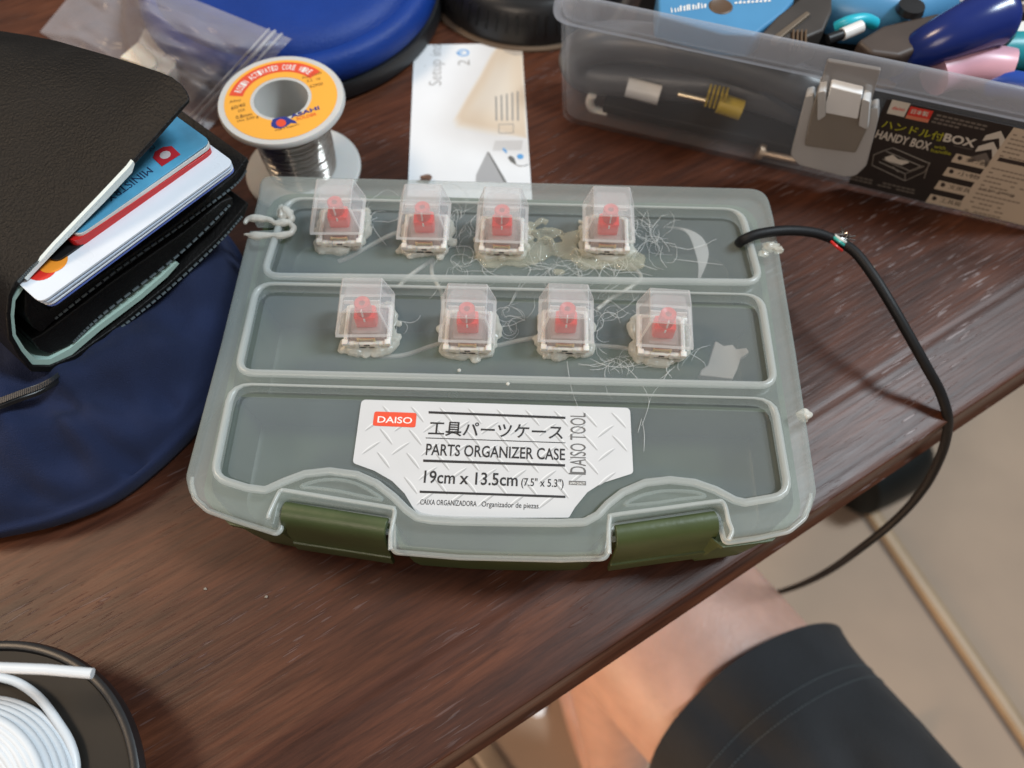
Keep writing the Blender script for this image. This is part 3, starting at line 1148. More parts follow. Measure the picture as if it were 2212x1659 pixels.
for col, (ua, va), (ub, vb) in (('red_core', (1796, 522), (1818, 541)), ('teal_core', (1800, 512), (1826, 531)), ('white_core', (1804, 509), (1832, 526))):
    cc = {'red_core': (0.6, .03, .025), 'teal_core': (0.05, .38, .33), 'white_core': (.7, .7, .66)}[col]
    o = MB().tube(smooth_path([P(ua, va, H - .2), P((ua + ub) / 2, (va + vb) / 2 + 1, H - .12), P(ub, vb, H - .4)], 5), .055, 8).build('core_wire', mat(col, cc, .4), cab)
    tag(o, col.replace('_', ' ') + ' wire bared from the jacket')

# ================================================================== SOLDER SPOOL
SX = (-9.18, 16.5)
sp = thing('solder_spool', (SX[0], SX[1], 0), 'white spool of solder wire with an orange ring label, standing behind the case', 'solder spool')
m_spool = mat('grey_white_spool', (0.56, 0.55, 0.53), 0.38, var=0.05, sss=0.1)
MB().lathe([(1.06, .0), (2.42, .0), (2.47, .08), (2.47, .2), (2.40, .27), (1.06, .27)], SX, 96, closed=True).build('lower_flange', m_spool, sp, smooth=40)
MB().lathe([(1.06, 3.72), (2.40, 3.72), (2.47, 3.80), (2.47, 3.92), (2.42, 4.0), (1.12, 4.0)], SX, 96, closed=True).build('upper_flange', m_spool, sp, smooth=40)
MB().lathe([(1.06, .0), (1.12, .0), (1.12, 4.0), (1.06, 4.0)], SX, 64, closed=True).build('hub', m_spool, sp, smooth=40)
wn = MB()
prof = [(1.13, .28)]
nt, zt0 = 38, .29
pit = 3.42 / nt
for k in range(nt):
    bulge = 1.40 + .09 * math.sin(k / nt * math.pi) + .015 * math.sin(k * 2.4)
    for q in range(8):
        a = -math.pi / 2 + math.pi * q / 8
        prof.append((bulge + pit * .5 * math.cos(a), zt0 + pit * (k + .5) + pit * .5 * math.sin(a)))
prof.append((1.13, 3.71))
wn.lathe(prof, SX, 96)
wn.build('solder_wire', mat('solder', (0.56, 0.53, 0.49), 0.16, metal=1.0, var=0.10, vscale=150), sp, smooth=80)
m_org = mat('orange_label', (0.86, 0.40, 0.05), 0.4)
lb_o = MB().lathe([(1.19, 4.004), (2.19, 4.004), (2.19, 4.012), (1.19, 4.012)], SX, 96, closed=True).build('ring_label', m_org, sp, smooth=30)
lt_ = MB()
Rz = 4.018


def sarc(r0, r1, a0, a1, mi, z=Rz, n=40):
    ring = []
    for k in range(n + 1):
        a = math.radians(a0 + (a1 - a0) * k / n)
        ring.append((Vector((SX[0] + r0 * math.cos(a), SX[1] + r0 * math.sin(a), z)), Vector((SX[0] + r1 * math.cos(a), SX[1] + r1 * math.sin(a), z))))
    lt_.add([p for q in ring for p in q], [[2 * k, 2 * k + 1, 2 * k + 3, 2 * k + 2] for k in range(n)], mi)


def arctext(s, r, a0, a1, h, mi, bold=.0, z=Rz + .006):
    n = len(s)
    for k, ch in enumerate(s):
        if ch == ' ':
            continue
        a = math.radians(a0 + (a1 - a0) * (k + .5) / n)
        wv = abs(math.radians(a1 - a0)) / n * r * .43
        tg = Vector((math.sin(a), -math.cos(a), 0))
        up = Vector((math.cos(a), math.sin(a), 0))
        c = Vector((SX[0], SX[1], z)) + up * r
        put_text(lt_, ch, c - tg * wv, c + tg * wv, c - tg * wv + up * h, mi, bold)


sarc(1.50, 2.05, 178, 50, 0)
arctext('ROSIN ACTIVATED CORE WIRE', 1.62, 172, 57, .3, 1, .02)
TPz = zplane(Rz + .004)


def zs5(x, y):
    return ((740 + x * .32544) / 1.736, (160 + y * .32544) / 1.736)


def st_(s, a, b, t, mi, bold=.0, off=0.0):
    put_px(lt_, s, zs5(*a), zs5(*b), zs5(*t), TPz, off, mi, bold)


st_('Alloy', (370, 697), (505, 668), (366, 668), 2)
st_('60/40', (392, 775), (556, 728), (384, 735), 2, .005)
st_('DIA', (475, 803), (550, 782), (470, 772), 2)
st_('0.8mm', (445, 882), (632, 838), (440, 840), 2, .008)
st_('Wt 500 g', (455, 922), (705, 858), (452, 895), 2)
st_('Flux Code', (1215, 420), (1435, 352), (1208, 392), 2)
st_('2.2  10', (1262, 455), (1418, 425), (1256, 425), 2)
st_('62900', (1300, 520), (1450, 485), (1292, 486), 2)
lt_.poly([TPz(*zs5(x, y)) for x, y in ((850, 930), (870, 880), (940, 860), (1020, 850), (1080, 880), (1130, 900), (1150, 930), (1080, 925), (1030, 960), (960, 990), (890, 985), (852, 960))], 3)
lt_.poly([TPz(*zs5(965 + 58 * math.cos(a), 925 + 44 * math.sin(a)), .003) for a in [k * .3927 for k in range(16)]], 0)
st_('ASAHI', (1080, 870), (1410, 765), (1065, 830), 3, .03, .003)
st_('SOLDER', (1145, 895), (1375, 832), (1138, 862), 0, .005, .003)
st_('Made in Singapore', (900, 1020), (1175, 945), (895, 1000), 2)
lt_.build('lettering', [m_print_r, m_print_w, mat('brown_print', (.16, .075, .02), .5), mat('blue_print', (.02, .035, .22), .45)], lb_o, origin=(SX[0], SX[1], 0), smooth=0)

# ================================================================== LEAFLET
lf = thing('leaflet', P(1010, 250, 0), 'white folded setup leaflet with beige and grey artwork lying behind the case', 'leaflet')
ZL = 0.06
LP = zplane(ZL)
lfp = [LP(895, 97), LP(1127, 93), LP(1147, 395), LP(1151, 450), LP(878, 445), LP(882, 388)]
mbf = MB().prism([p.to_2d() for p in lfp], .0 + .01, ZL)
lf_o = mbf.build('sheet', m_paper, lf, smooth=0)


def z6(x, y):
    return (898.6 + x * .2014, 69.1 + y * .2014)


# soft-edged beige shape: colours run from beige to the paper's white
art = MB()
bp_ = [(900, 125), (1138, 122), (1160, 560), (1188, 1140), (850, 1060), (470, 985), (440, 915), (560, 700), (700, 470), (800, 280)]
cx = sum(p[0] for p in bp_) / len(bp_)
cy = sum(p[1] for p in bp_) / len(bp_)
fat = []
for x, y in bp_:
    k = 0.0 if x > 1100 else (0.0 if y < 140 else 1.0)
    fat.append((x, y, k))
kk = [1.16, 1.08, 1.0, .90, .7, .45, .2]
colr = [(.74, .75, .77), (.73, .705, .67), (.70, .62, .53), (.66, .555, .44), (.68, .585, .475), (.70, .63, .54), (.71, .65, .57)]
ringsv, cols = [], []
for f, c in zip(kk, colr):
    rg = []
    for x, y, k in fat:
        ff = f if k else min(f, 1.0) if f > 1 else f
        X = min(1190, cx + (x - cx) * ff)
        rg.append(LP(*z6(X, max(118, cy + (y - cy) * ff)), .004))
    ringsv.append(rg)
    cols += [c] * len(rg)
art.loft(ringsv, False)
art.add(ringsv[-1], [list(range(len(bp_)))])
cols += [colr[-1]] * len(bp_)
art_o = art.build('printed_artwork', attr_material('soft_print'), lf_o, origin=P(1010, 250, 0), smooth=0)
ca = art_o.data.color_attributes.new('Print', 'FLOAT_COLOR', 'POINT')
for i, c in enumerate(cols):
    ca.data[i].color = (*c, 1)
lp_ = MB()


def q6(pts, mi, off=.008):
    lp_.poly([LP(*z6(x, y), off) for x, y in pts], mi)


q6([(765, 1283), (645, 1530), (640, 1605), (945, 1612)], 0)
q6([(765, 1283), (785, 1290), (975, 1612), (945, 1612)], 1, .010)
q6([(850, 1165), (1150, 1160), (1130, 1262), (820, 1272)], 2)
q6([(985, 1345), (1010, 1325), (1050, 1345), (1070, 1395), (1075, 1425), (1055, 1415), (1010, 1385)], 1, .012)
q6([(925, 1248), (945, 1245), (975, 1275), (975, 1300), (955, 1290), (930, 1262)], 3, .012)
q6([(1118 + 36 * math.cos(a), 1335 + 28 * math.sin(a)) for a in [k * .3927 for k in range(16)]], 3, .012)
q6([(885, 130), (1137, 122), (1143, 250), (1050, 250), (960, 215), (905, 170)], 4, .012)
for k in range(5):
    x = 858 + 58 * k
    q6([(x - 9, 690 - 14 * k), (x + 9, 690 - 14 * k), (x + 14, 950), (x - 4, 950)], 5, .012)
for a, b in (((885, 988), (1048, 984)), ((885, 1082), (1048, 1078))):
    q6([(a[0], a[1]), (b[0], b[1]), (b[0], b[1] + 7), (a[0], a[1] + 7)], 5, .012)
for x in (885, 1041):
    q6([(x, 988), (x + 7, 988), (x + 7, 1082), (x, 1082)], 5, .012)
lp_.tube([LP(*z6(x, y), .01) for x, y in ((1070, 1420), (1110, 1438), (1160, 1436), (1205, 1420))], .022, 5, mi=5)
put_px(lp_, 'Setup ins', z6(272, 572), z6(272, 132), z6(128, 572), LP, .012, 5, -.012)
put_px(lp_, '2', z6(575, 356), z6(575, 300), z6(440, 356), LP, .012, 5, -.01)
for a in range(14):
    t0, t1 = a * 2 * math.pi / 14, (a + 1) * 2 * math.pi / 14
    if a == 7:
        continue
    q6([(505 + 68 * math.cos(t0), 222 + 38 * math.sin(t0)), (505 + 68 * math.cos(t1), 222 + 38 * math.sin(t1)), (505 + 48 * math.cos(t1), 222 + 26 * math.sin(t1)), (505 + 48 * math.cos(t0), 222 + 26 * math.sin(t0))], 3, .012)
q6([(430, 216), (500, 216), (500, 228), (430, 228)], 3, .012)
lp_.build('lettering', [mat('print_grey', (.36, .36, .37), .5), mat('print_darkgrey', (.13, .13, .125), .5), mat('print_palegrey', (.60, .60, .61), .5), mat('print_blue', (.12, .36, .70), .5),
                        mat('print_taupe', (.48, .42, .36), .5), mat('print_line', (.30, .29, .28), .5)], lf_o, origin=P(1010, 250, 0), smooth=0)
cr = MB()
cr.sphere(P(921, 384, .25), .22, sub=2, amp=.7, freq=2, sc_=(1.2, .6, .8))
tag(cr.build('brown_chip', mat('brown_chip', (.20, .11, .075), .6)), 'small brown chip on the leaflet just behind the lid', 'chip')

# ================================================================== BLUE CASE AND BLACK RING
BC = (-11.2, 27.3)
bl = thing('round_case', (BC[0], BC[1], 0), 'large round blue case with a black base rim at the far left', 'round case')
m_blue = mat('blue_fabric', (0.004, 0.034, 0.215), 0.5, spec=.3, var=0.15, vscale=30, bump=0.5, bscale=900)
prof = [(0, 2.85), (4.5, 2.8), (5.4, 2.72), (5.9, 2.55), (6.15, 2.3), (6.25, 2.15), (6.4, 2.2), (6.75, 2.2), (7.0, 2.0), (7.12, 1.6), (7.12, 1.1), (7.0, .95)]
MB().lathe(prof, BC, 120).build('cover', m_blue, bl, smooth=50)
MB().lathe([(0, .95), (7.0, .95), (7.2, .9), (7.3, .6), (7.3, .2), (7.1, 0), (0, 0)], BC, 120).build('base_rim', m_black, bl, smooth=40)
RC = (0.35, 29.75)
rgt = thing('ring_stand', (RC[0], RC[1], 0), 'black round ribbed stand with a taupe top, partly cut off behind the leaflet', 'stand')
MB().lathe([(3.6, 1.9), (4.1, 2.0), (4.4, 1.9), (4.62, 1.6), (4.85, .9), (5.0, .25), (5.0, 0), (3.6, 0)], RC, 96, closed=True).build('rim', m_black, rgt, smooth=40)
MB().lathe([(0, 1.80), (3.62, 1.80), (3.62, 1.5), (0, 1.5)], RC, 64).build('top', mat('taupe_top', (.16, .125, .10), .35, var=.1), rgt, smooth=40)
rb_ = MB()
for k in range(60):
    a = 2 * math.pi * k / 60
    rb_.box((RC[0] + 4.79 * math.cos(a), RC[1] + 4.79 * math.sin(a), 1.1), (.1, .09, .9), a, tilt=Matrix.Rotation(-.30, 3, 'Y'))
rb_.build('grip_ribs', m_black, rgt, smooth=0)
MB().lathe([(5.0, .012), (5.3, .012), (5.3, .12), (5.0, .12)], RC, 96, closed=True).build('foot_ring', mat('taupe_foot', (.14, .10, .07), .4), rgt, smooth=40)

bk = MB()
bk.box((-30.6, 33.1, .7), (14, 6, 1.4), math.radians(-4))
tag(bk.build('black_slab', m_black, bevel=.2), 'black flat slab in the far left corner beside the clear bag', 'slab')

# ================================================================== CLEAR ZIP BAG
bag = thing('zip_bag', P(300, 150, 0), 'clear crumpled zip bag with a white scrap inside, between the wallet and blue case', 'plastic bag')
m_bag = mat('clear_bag_film', (0.60, 0.57, 0.60), 0.24, spec=0.6, alpha=0.24, edge=0.25, var=.14, vscale=40, bump=0.9, bscale=70)
BQ = ((86, 69), (213, -85), (630, 84), (440, 292))       # D A B C on the photo, draped over what lies under them


def ground(p):
    r = math.hypot(p.x - BC[0], p.y - BC[1])
    return 3.0 * max(0.0, min(1.0, (8.4 - r) / 1.6)) ** .8


def bagpt(s, t, lift):
    d0, a0, b0, c0 = BQ
    e0 = (d0[0] + (a0[0] - d0[0]) * t, d0[1] + (a0[1] - d0[1]) * t)
    e1 = (c0[0] + (b0[0] - c0[0]) * t, c0[1] + (b0[1] - c0[1]) * t)
    u, v = e0[0] + (e1[0] - e0[0]) * s, e0[1] + (e1[1] - e0[1]) * s
    z = 3.6
    while z > .06 and z > ground(P(u, v, z)) + .08:
        z -= .04
    e = min(s, 1 - s, t, 1 - t) * 2
    w_ = noise.noise(Vector((s * 4, t * 4, lift))) * .3 + noise.noise(Vector((s * 9, t * 11, lift + 4))) * .16 + abs(noise.noise(Vector((s * 3 + t * 5, t * 3 - s * 4, 2)))) * .3
    return P(u, v, z + max(0, (w_ * min(1, e * 4) + lift * min(1, e * 3))))


for lift in (.0, .7):
    g = MB()
    n = 60
    g.add([bagpt(i / n, j / n, lift) for i in range(n + 1) for j in range(n + 1)], [[i * (n + 1) + j, (i + 1) * (n + 1) + j, (i + 1) * (n + 1) + j + 1, i * (n + 1) + j + 1] for i in range(n) for j in range(n)])
    g.build('film', m_bag, bag, smooth=80)
zg = MB()
for o_, rr_ in (((1.0, .915), .07), ((1.0, .95), .05), ((1.0, .885), .04)):
    zg.tube([bagpt(o_[1], k / 24, .7) + Vector((0, 0, .05)) for k in range(25)], rr_, 8)
zg.build('zip_seal', mat('seal_plastic', (.72, .70, .72), .3, alpha=.55, edge=.2), bag, smooth=80)
wf = MB()
for pts, z0, z1 in (([(985, 425), (1090, 205), (1190, 300), (1275, 385), (1180, 470), (1120, 500)], .3, 1.3), ([(900, 430), (1040, 310), (1170, 430), (1180, 480), (1130, 520), (1010, 470)], .3, 1.55),
                    ([(1120, 500), (1280, 395), (1345, 410), (1320, 500), (1250, 575)], .35, 1.4)):
    wf.prism([P(x * .28646, y * .28646, z1).to_2d() for x, y in pts], z0, z1)
tag(wf.build('white_scrap', mat('ivory_scrap', (.80, .72, .60), .5, sss=.2, var=.06), smooth=0, bevel=.06), 'ivory folded scrap inside the clear zip bag', 'scrap')

# ================================================================== POUCH
pc = thing('navy_pouch', (-16, 6, 0), 'navy fabric pouch with a dark zip lying under the wallet', 'pouch')
m_navy = mat('navy_fabric', (0.010, 0.017, 0.052), 0.82, spec=.25, var=0.25, vscale=40, bump=0.6, bscale=2600, sheen=0.05)
po = [(-9.95, 9.9), (-9.85, 7.4), (-10.15, 5.4), (-11.1, 3.4), (-12.6, 1.5), (-13.9, .6), (-15.8, -.1), (-18.5, -.6), (-22, -.6), (-26, 1), (-27, 6), (-26, 12), (-22, 15.5), (-16, 15), (-12, 12.8)]
po = [p.to_2d() for p in smooth_path([Vector((*p, 0)) for p in po], 12, True)]
pcx = Vector((-17.5, 6.8))


PCR = [(P(u0, v0, 2.8).to_2d(), P(u1, v1, 2.2).to_2d(), dp, wd) for u0, v0, u1, v1, dp, wd in
       ((258, 960, 226, 1085, 1.0, .30), (226, 1085, 60, 1060, .5, .35), (60, 980, 230, 985, .35, .6), (505, 690, 350, 850, .55, .45), (470, 770, 395, 960, .5, .35),
        (330, 850, 120, 905, .45, .5), (400, 850, 300, 1000, -.35, .5), (160, 930, 20, 1000, -.3, .6), (300, 1040, 180, 900, .4, .3))]


def pouch_pt(p, k):
    q = pcx + (p - pcx) * k
    zt = 3.65 * (1 - max(0, (k - .35) / .65) ** 4.2) ** .6 if k < 1 else 0
    wv = noise.noise(Vector((q.x * .35, q.y * .35, 1))) * .7 + noise.noise(Vector((q.x * .9 + q.y * .5, q.y * .35, 5))) * .55 + abs(noise.noise(Vector((q.x * .5 - q.y * .6, q.x * .2 + q.y * .15, 9)))) * .55
    fd = 0
    for c0, c1, dp, wd in PCR:
        d_ = (c1 - c0)
        t_ = max(0, min(1, (q - c0).dot(d_) / d_.length_squared))
        fd -= dp * math.exp(-((q - c0 - d_ * t_).length / wd) ** 2)
    return Vector((q.x, q.y, max(.02, zt + wv * min(1, (1 - k) * 5) + fd * min(1, (1 - k) * 14))))


g = MB()
rings = [[Vector((p.x, p.y, .0)) for p in [pcx + (p - pcx) * .97 for p in po]]]
rings.append([Vector((p.x, p.y, .5)) for p in po])
for k in (1.0, .995, .985, .97, .955, .94, .92, .90, .88, .86, .84, .815, .79, .76, .73, .7, .66, .62, .58, .54, .5, .45, .4, .3, .2, .1, .03):
    rings.append([pouch_pt(p, k) if k < 1 else Vector((p.x, p.y, .9)) for p in po])
for r in rings[3:5]:
    for p in r:
        p.z = max(p.z, 1.1)
g.loft(rings, True)
g.build('body', m_navy, pc, smooth=80)
zp = MB()
zpts = smooth_path([P(-60, 890, 4.5), P(0, 869, 4.5), P(45, 852, 4.4), P(85, 838, 4.2), P(120, 818, 3.95), P(150, 790, 3.6), P(185, 750, 3.3)], 10)
rings = []
for i, p in enumerate(zpts):
    rings.append([p + Vector((0, -.2, -.10)), p + Vector((0, -.16, .02)), p + Vector((0, .16, .03)), p + Vector((0, .2, -.06))])
zp.loft(rings, True)
zip_o = zp.build('zip_tape', m_black, pc, smooth=40)
zt_ = MB()
for i, p in enumerate(zpts):
    zt_.box(p + Vector((0, 0, .05)), (.05, .2, .05), .25)
zt_.build('zip_teeth', mat('zip_teeth', (.022, .024, .028), .35), zip_o, origin=(-16, 6, 0), smooth=0)

# ================================================================== WALLET AND CARDS
WA, WB = P(100, 803, 4.0), P(535, 462, 4.0)
we = (WB - WA)
we.z = 0
we.normalize()
wn_ = Vector((we.y, -we.x, 0))              # towards the viewer
WP = onplane(WA, wn_)


def zw(x, y):
    return (x * .3612, 253.5 + y * .3612)


def slab(mb, px_, d, back, mi=0, thick=None, conv=True):
    """Profile outline (zoom pixels) on the wallet's side plane moved d towards the viewer, run 'back' cm away from it."""
    f = [WP(*(zw(*p) if conv else p), d) for p in px_]
    b = [p - wn_ * (back) for p in f]
    return mb.loft([f, b], True, mi)


wal = thing('wallet', tuple(WA), 'open black leather wallet stuffed with cards, propped on the navy pouch', 'wallet')
# cover: outer leather sheet that wraps from the raised flap round the fold to the bottom flap
cov_o = [(1130, -108), (1010, 20), (870, 175), (600, 470), (300, 790), (200, 880), (90, 985), (50, 1060), (38, 1180), (52, 1330), (110, 1430), (190, 1525), (300, 1525), (450, 1465), (700, 1295), (1000, 1055), (1300, 775), (1460, 600), (1490, 520)]
cov_i = [(1478, 506), (1440, 560), (1290, 735), (990, 1012), (690, 1252), (445, 1425), (300, 1487), (200, 1485), (135, 1405), (80, 1310), (68, 1180), (80, 1075), (115, 1005), (220, 905), (320, 815), (620, 495), (885, 200), (1018, 48), (1138, -88)]
fr = [WP(*zw(*p)) for p in cov_o + cov_i]
no = len(cov_o)
cv = MB()
secs = []
DEP = [0, .12, .3, .6, 1.0, 1.5, 2.7, 4.0, 5.2, 6.6, 8.0, 9.6]
TIP = [(407, 216), (406, 207), (401, 196), (389, 181), (371, 167), (348, 157), (300, 141), (240, 122), (180, 105), (120, 88), (62, 77), (-10, 72)]
tip0 = WP(*zw(870, 180))
for k in range(len(DEP)):
    ring = []
    for i, p in enumerate(fr):
        q = p - wn_ * DEP[k]
        j = i if i < no else 2 * no - 1 - i
        if j < 6:       # the raised flap droops away from its free corner
            flap = ((5 - j) / 5) ** 2
            q = q + (WP(*TIP[k], -DEP[k]) - (WP(*TIP[0]) - wn_ * DEP[k])) * flap
        ring.append(q)
    secs.append(ring)
cv.loft(secs, True)
cov = cv.build('cover', m_leather, wal, smooth=60, bevel=.05)
m_thread = mat('wallet_thread', (.07, .09, .10), .6)
for nm, poly in (('card_pocket', [(150, 1040), (300, 1150), (700, 880), (1050, 640), (1400, 345), (1480, 240), (1494, 262), (1470, 330), (1400, 425), (1100, 650), (700, 940), (330, 1215), (250, 1290), (200, 1260), (150, 1180)]),
                 ('card_pocket', [(250, 1300), (340, 1235), (700, 965), (1100, 690), (1330, 505), (1392, 478), (1398, 525), (1300, 640), (1080, 825), (620, 1190), (420, 1370), (300, 1420), (230, 1390), (190, 1330)])):
    slab(MB(), poly, -.12, 6.8).build(nm, m_leather, wal, smooth=50, bevel=.06)
for px_, d in (([(330, 1205), (700, 915), (1100, 635), (1400, 410), (1475, 315)], -.08), ([(440, 1345), (620, 1175), (1080, 812), (1380, 520)], -.08), ([(480, 1440), (700, 1275), (1000, 1035), (1300, 757), (1450, 590)], .03), ([(110, 985), (200, 890), (320, 795), (600, 485)], .03)):
    s_ = MB()
    q = smooth_path([WP(*zw(*p), d) for p in px_], 10)
    for i in range(0, len(q) - 1):
        a, b = q[i], q[i + 1]
        nn = max(1, int((b - a).length / .28))
        for k in range(nn):
            s_.tube([a.lerp(b, k / nn), a.lerp(b, (k + .7) / nn)], .042, 5)
    s_.build('stitching', m_thread, cov, origin=tuple(WA))
# pale lining inside the fold
m_mint = mat('mint_lining', (.40, .56, .50), .35, var=.08)
ln = [(125, 1012), (72, 1085), (60, 1190), (72, 1310), (125, 1410), (195, 1478), (300, 1480), (430, 1420), (600, 1275), (850, 1085), (1000, 955), (1072, 875)]
li = [(1055, 868), (985, 935), (835, 1065), (590, 1245), (415, 1385), (300, 1447), (215, 1450), (150, 1385), (95, 1300), (84, 1190), (92, 1095), (140, 1025)]
slab(MB(), ln + li, -.06, 8.5).build('lining', m_mint, wal, smooth=60)

rc = MB()
slab(rc, [(798, 262), (770, 300), (600, 480), (330, 760), (150, 965), (165, 975), (345, 785), (620, 512), (790, 330), (806, 280)], .07, .12)
tag(rc.build('receipt', mat('pale_receipt', (.66, .74, .74), .5)), 'folded pale receipt tucked just under the raised wallet flap', 'receipt')


def card(name, a, b, thick, d, back, mt, label, edge=None):
    A, B = WP(*zw(*a), d), WP(*zw(*b), d)
    ax_ = (B - A).normalized()
    dn = wn_.cross(ax_)
    if dn.z > 0:
        dn = -dn
    f = fillet([(0, 0), ((B - A).length, 0), ((B - A).length, back), (0, back)], .28, 4)
    g = MB()
    g.loft([[A + ax_ * p.x - wn_ * p.y for p in f], [A + ax_ * p.x - wn_ * p.y + dn * thick for p in f]], True)
    o = g.build(name, mt, smooth=40, bevel=.012)
    tag(o, label, 'card', 'cards in the wallet')
    return o, A, ax_, -wn_, -dn


m_bluecard = mat('blue_card', (.09, .33, .52), .25, var=.35, vscale=55)
cb, A, ax_, bk_, up_ = card('blue_card', (470, 705), (1262, 142), .05, .12, 3.6, m_bluecard, 'blue identity card with a red emblem, topmost in the wallet')
L_ = 8.4
bt = MB()


def bc(x, y):
    return A + ax_ * x + bk_ * y + up_ * .012


ln_ = (WP(*zw(1262, 142), .12) - A).length
put_text(bt, 'MINISTRY', bc(ln_ * .60, .62), bc(ln_ * .28, .62), bc(ln_ * .60, .30), 0, .0)
put_text(bt, 'OF', bc(ln_ * .74, 1.35), bc(ln_ * .69, 1.35), bc(ln_ * .74, 1.05), 0, .0)
bt.poly([bc(ln_ * x, y) for x, y in ((.66, .30), (.80, .26), (.81, .75), (.77, .92), (.71, .95), (.67, .8))], 1)
bt.poly([bc(ln_ * .735 + .17 * math.cos(a), .6 + .17 * math.sin(a)) + up_ * .004 for a in [k * .628 for k in range(10)]], 2)
bt.build('lettering', [mat('navy_print', (.02, .05, .12), .5), mat('emblem_red', (.42, .02, .03), .4), mat('emblem_grey', (.5, .45, .45), .4)], cb, origin=(0, 0, 0), smooth=0)
card('sleeve_card', (462, 716), (1270, 156), .13, .13, 3.6, mat('clear_sleeve', (.62, .60, .57), .2, var=.2), 'clear sleeved card directly under the blue card')
card('red_card', (440, 752), (1278, 186), .34, .15, 3.6, mat('red_card', (.52, .018, .018), .3, var=.05), 'red card showing a bright stripe beneath the sleeved card')
card('black_card', (330, 868), (1262, 246), .16, .14, 3.6, m_black, 'thin black card between the red card and the white cards')
m_wcard = mat('white_card', (.68, .73, .80), .3, var=.03)
o, A, ax_, bk_, up_ = card('white_card', (240, 1112), (1402, 268), .075, .95, 5.4, m_wcard, 'white card with an orange and red circle mark, topmost of the white cards')
mk = MB()
ln_ = (WP(*zw(1402, 268), .95) - A).length
for cx_, mi in ((.105, 0), (.155, 1)):
    mk.poly([A + ax_ * (ln_ * cx_ + .42 * math.cos(a)) + bk_ * (.98 + .42 * math.sin(a)) + up_ * (.006 + .003 * mi) for a in [k * .2618 for k in range(24)]], mi)
mk.build('circle_mark', [mat('mark_red', (.62, .03, .02), .35), mat('mark_orange', (.78, .28, .03), .35)], o, origin=(0, 0, 0), smooth=0)
card('lower_card', (262, 1124), (1408, 284), .06, .95, 5.4, mat('pale_card', (.50, .58, .70), .3), 'pale blue edged card second in the white stack')
card('lower_card', (284, 1134), (1412, 296), .06, .93, 5.4, m_wcard, 'white card third in the white stack, above the bottom one')
card('lower_card', (300, 1142), (1416, 308), .06, .90, 5.4, mat('blue_edge_card', (.10, .16, .50), .3), 'blue edged card at the bottom of the white stack')

# ================================================================== HANDY BOX WITH TOOLS
hb0, hb1 = P(1206, 262, 0), P(2212, 493, 0)
hx = (hb1 - hb0).normalized()
hy = Vector((-hx.y, hx.x, 0))
HW, HD = 24.0, 14.0
ZR, ZTP = 5.5, 6.62


def HB(x, y, z):
    return hb0 + hx * x + hy * y + Vector((0, 0, z))


box = thing('handy_box', tuple(HB(12, 7, 0)), 'clear plastic tool box with a grey latch and black product label, full of tools', 'tool box')
m_box = mat('clear_box_plastic', (.60, .60, .62), .2, spec=.6, alpha=.055, edge=.15, var=.05, vscale=30, bump=.08, bscale=300)
m_rim = mat('clear_box_rim', (.60, .63, .70), .22, spec=.7, alpha=.30, edge=.30, var=.05, vscale=30, bump=.10, bscale=300)


def hring(o, z, r=.9):
    pts = fillet([(-o, -o), (HW + o, -o), (HW + o, HD + o), (-o, HD + o)], r, 6)
    return [HB(p.x, p.y, z) for p in pts]


hb = MB()
hb.loft([hring(-.12, 0), hring(0, .12), hring(.34, ZR), hring(.20, ZR), hring(-.14, .25), hring(-.3, .2)], True)
hbo = hb.build('body', m_box, box, smooth=45)
rm = MB()
rm.loft([hring(.34, ZR - .12), hring(.56, ZR - .06), hring(.60, ZR + .12), hring(.50, ZTP - .08), hring(.42, ZTP), hring(.30, ZTP), hring(.28, ZTP - .1), hring(.30, ZR)], False)
rm.build('rim', m_rim, hbo, origin=tuple(HB(12, 7, 0)), smooth=45)

HN = hx.cross((HB(0, -.34, ZR) - HB(0, 0, .12)).normalized())
if HN.dot(CAM - hb0) < 0:
    HN = -HN
HP = onplane(HB(0, 0, .12) + HN * .02, HN)


def h3(x, y):   # zoom of [3140,320,3840,860] -> display px
    return ((3140 + x * .32543) / 1.736, (320 + y * .32543) / 1.736)


def hz(x, y):   # zoom of [2560,0,3840,960]
    return ((2560 + x * .57866) / 1.736, y * .57866 / 1.736)


lab = MB()
lpts = [(555, 150), (700, 180), (2060, 490), (2500, 590), (2500, 1700), (1365, 1430), (130, 1120), (150, 1020), (560, 160)]
lab_poly = [(575, 150), (2060, 478), (2600, 600), (2500, 1700), (1365, 1425), (125, 1125)]
f = [HP(*h3(*p), .0) for p in lab_poly]
lab.loft([f, [p + HN * .02 for p in f]], True)
lab_o = lab.build('product_label', mat('label_dark', (.030, .025, .023), .4, var=.1), box, smooth=0)
ht = MB()


def hq(pts, mi, off=.028):
    ht.poly([HP(*h3(*p), off) for p in pts], mi)


def htxt(s, a, b, t, mi, bold=0.0, caph=CAPH, off=.034):
    put_text(ht, s, HP(*h3(*a), off), HP(*h3(*b), off), HP(*h3(*t), off), mi, bold, caph)


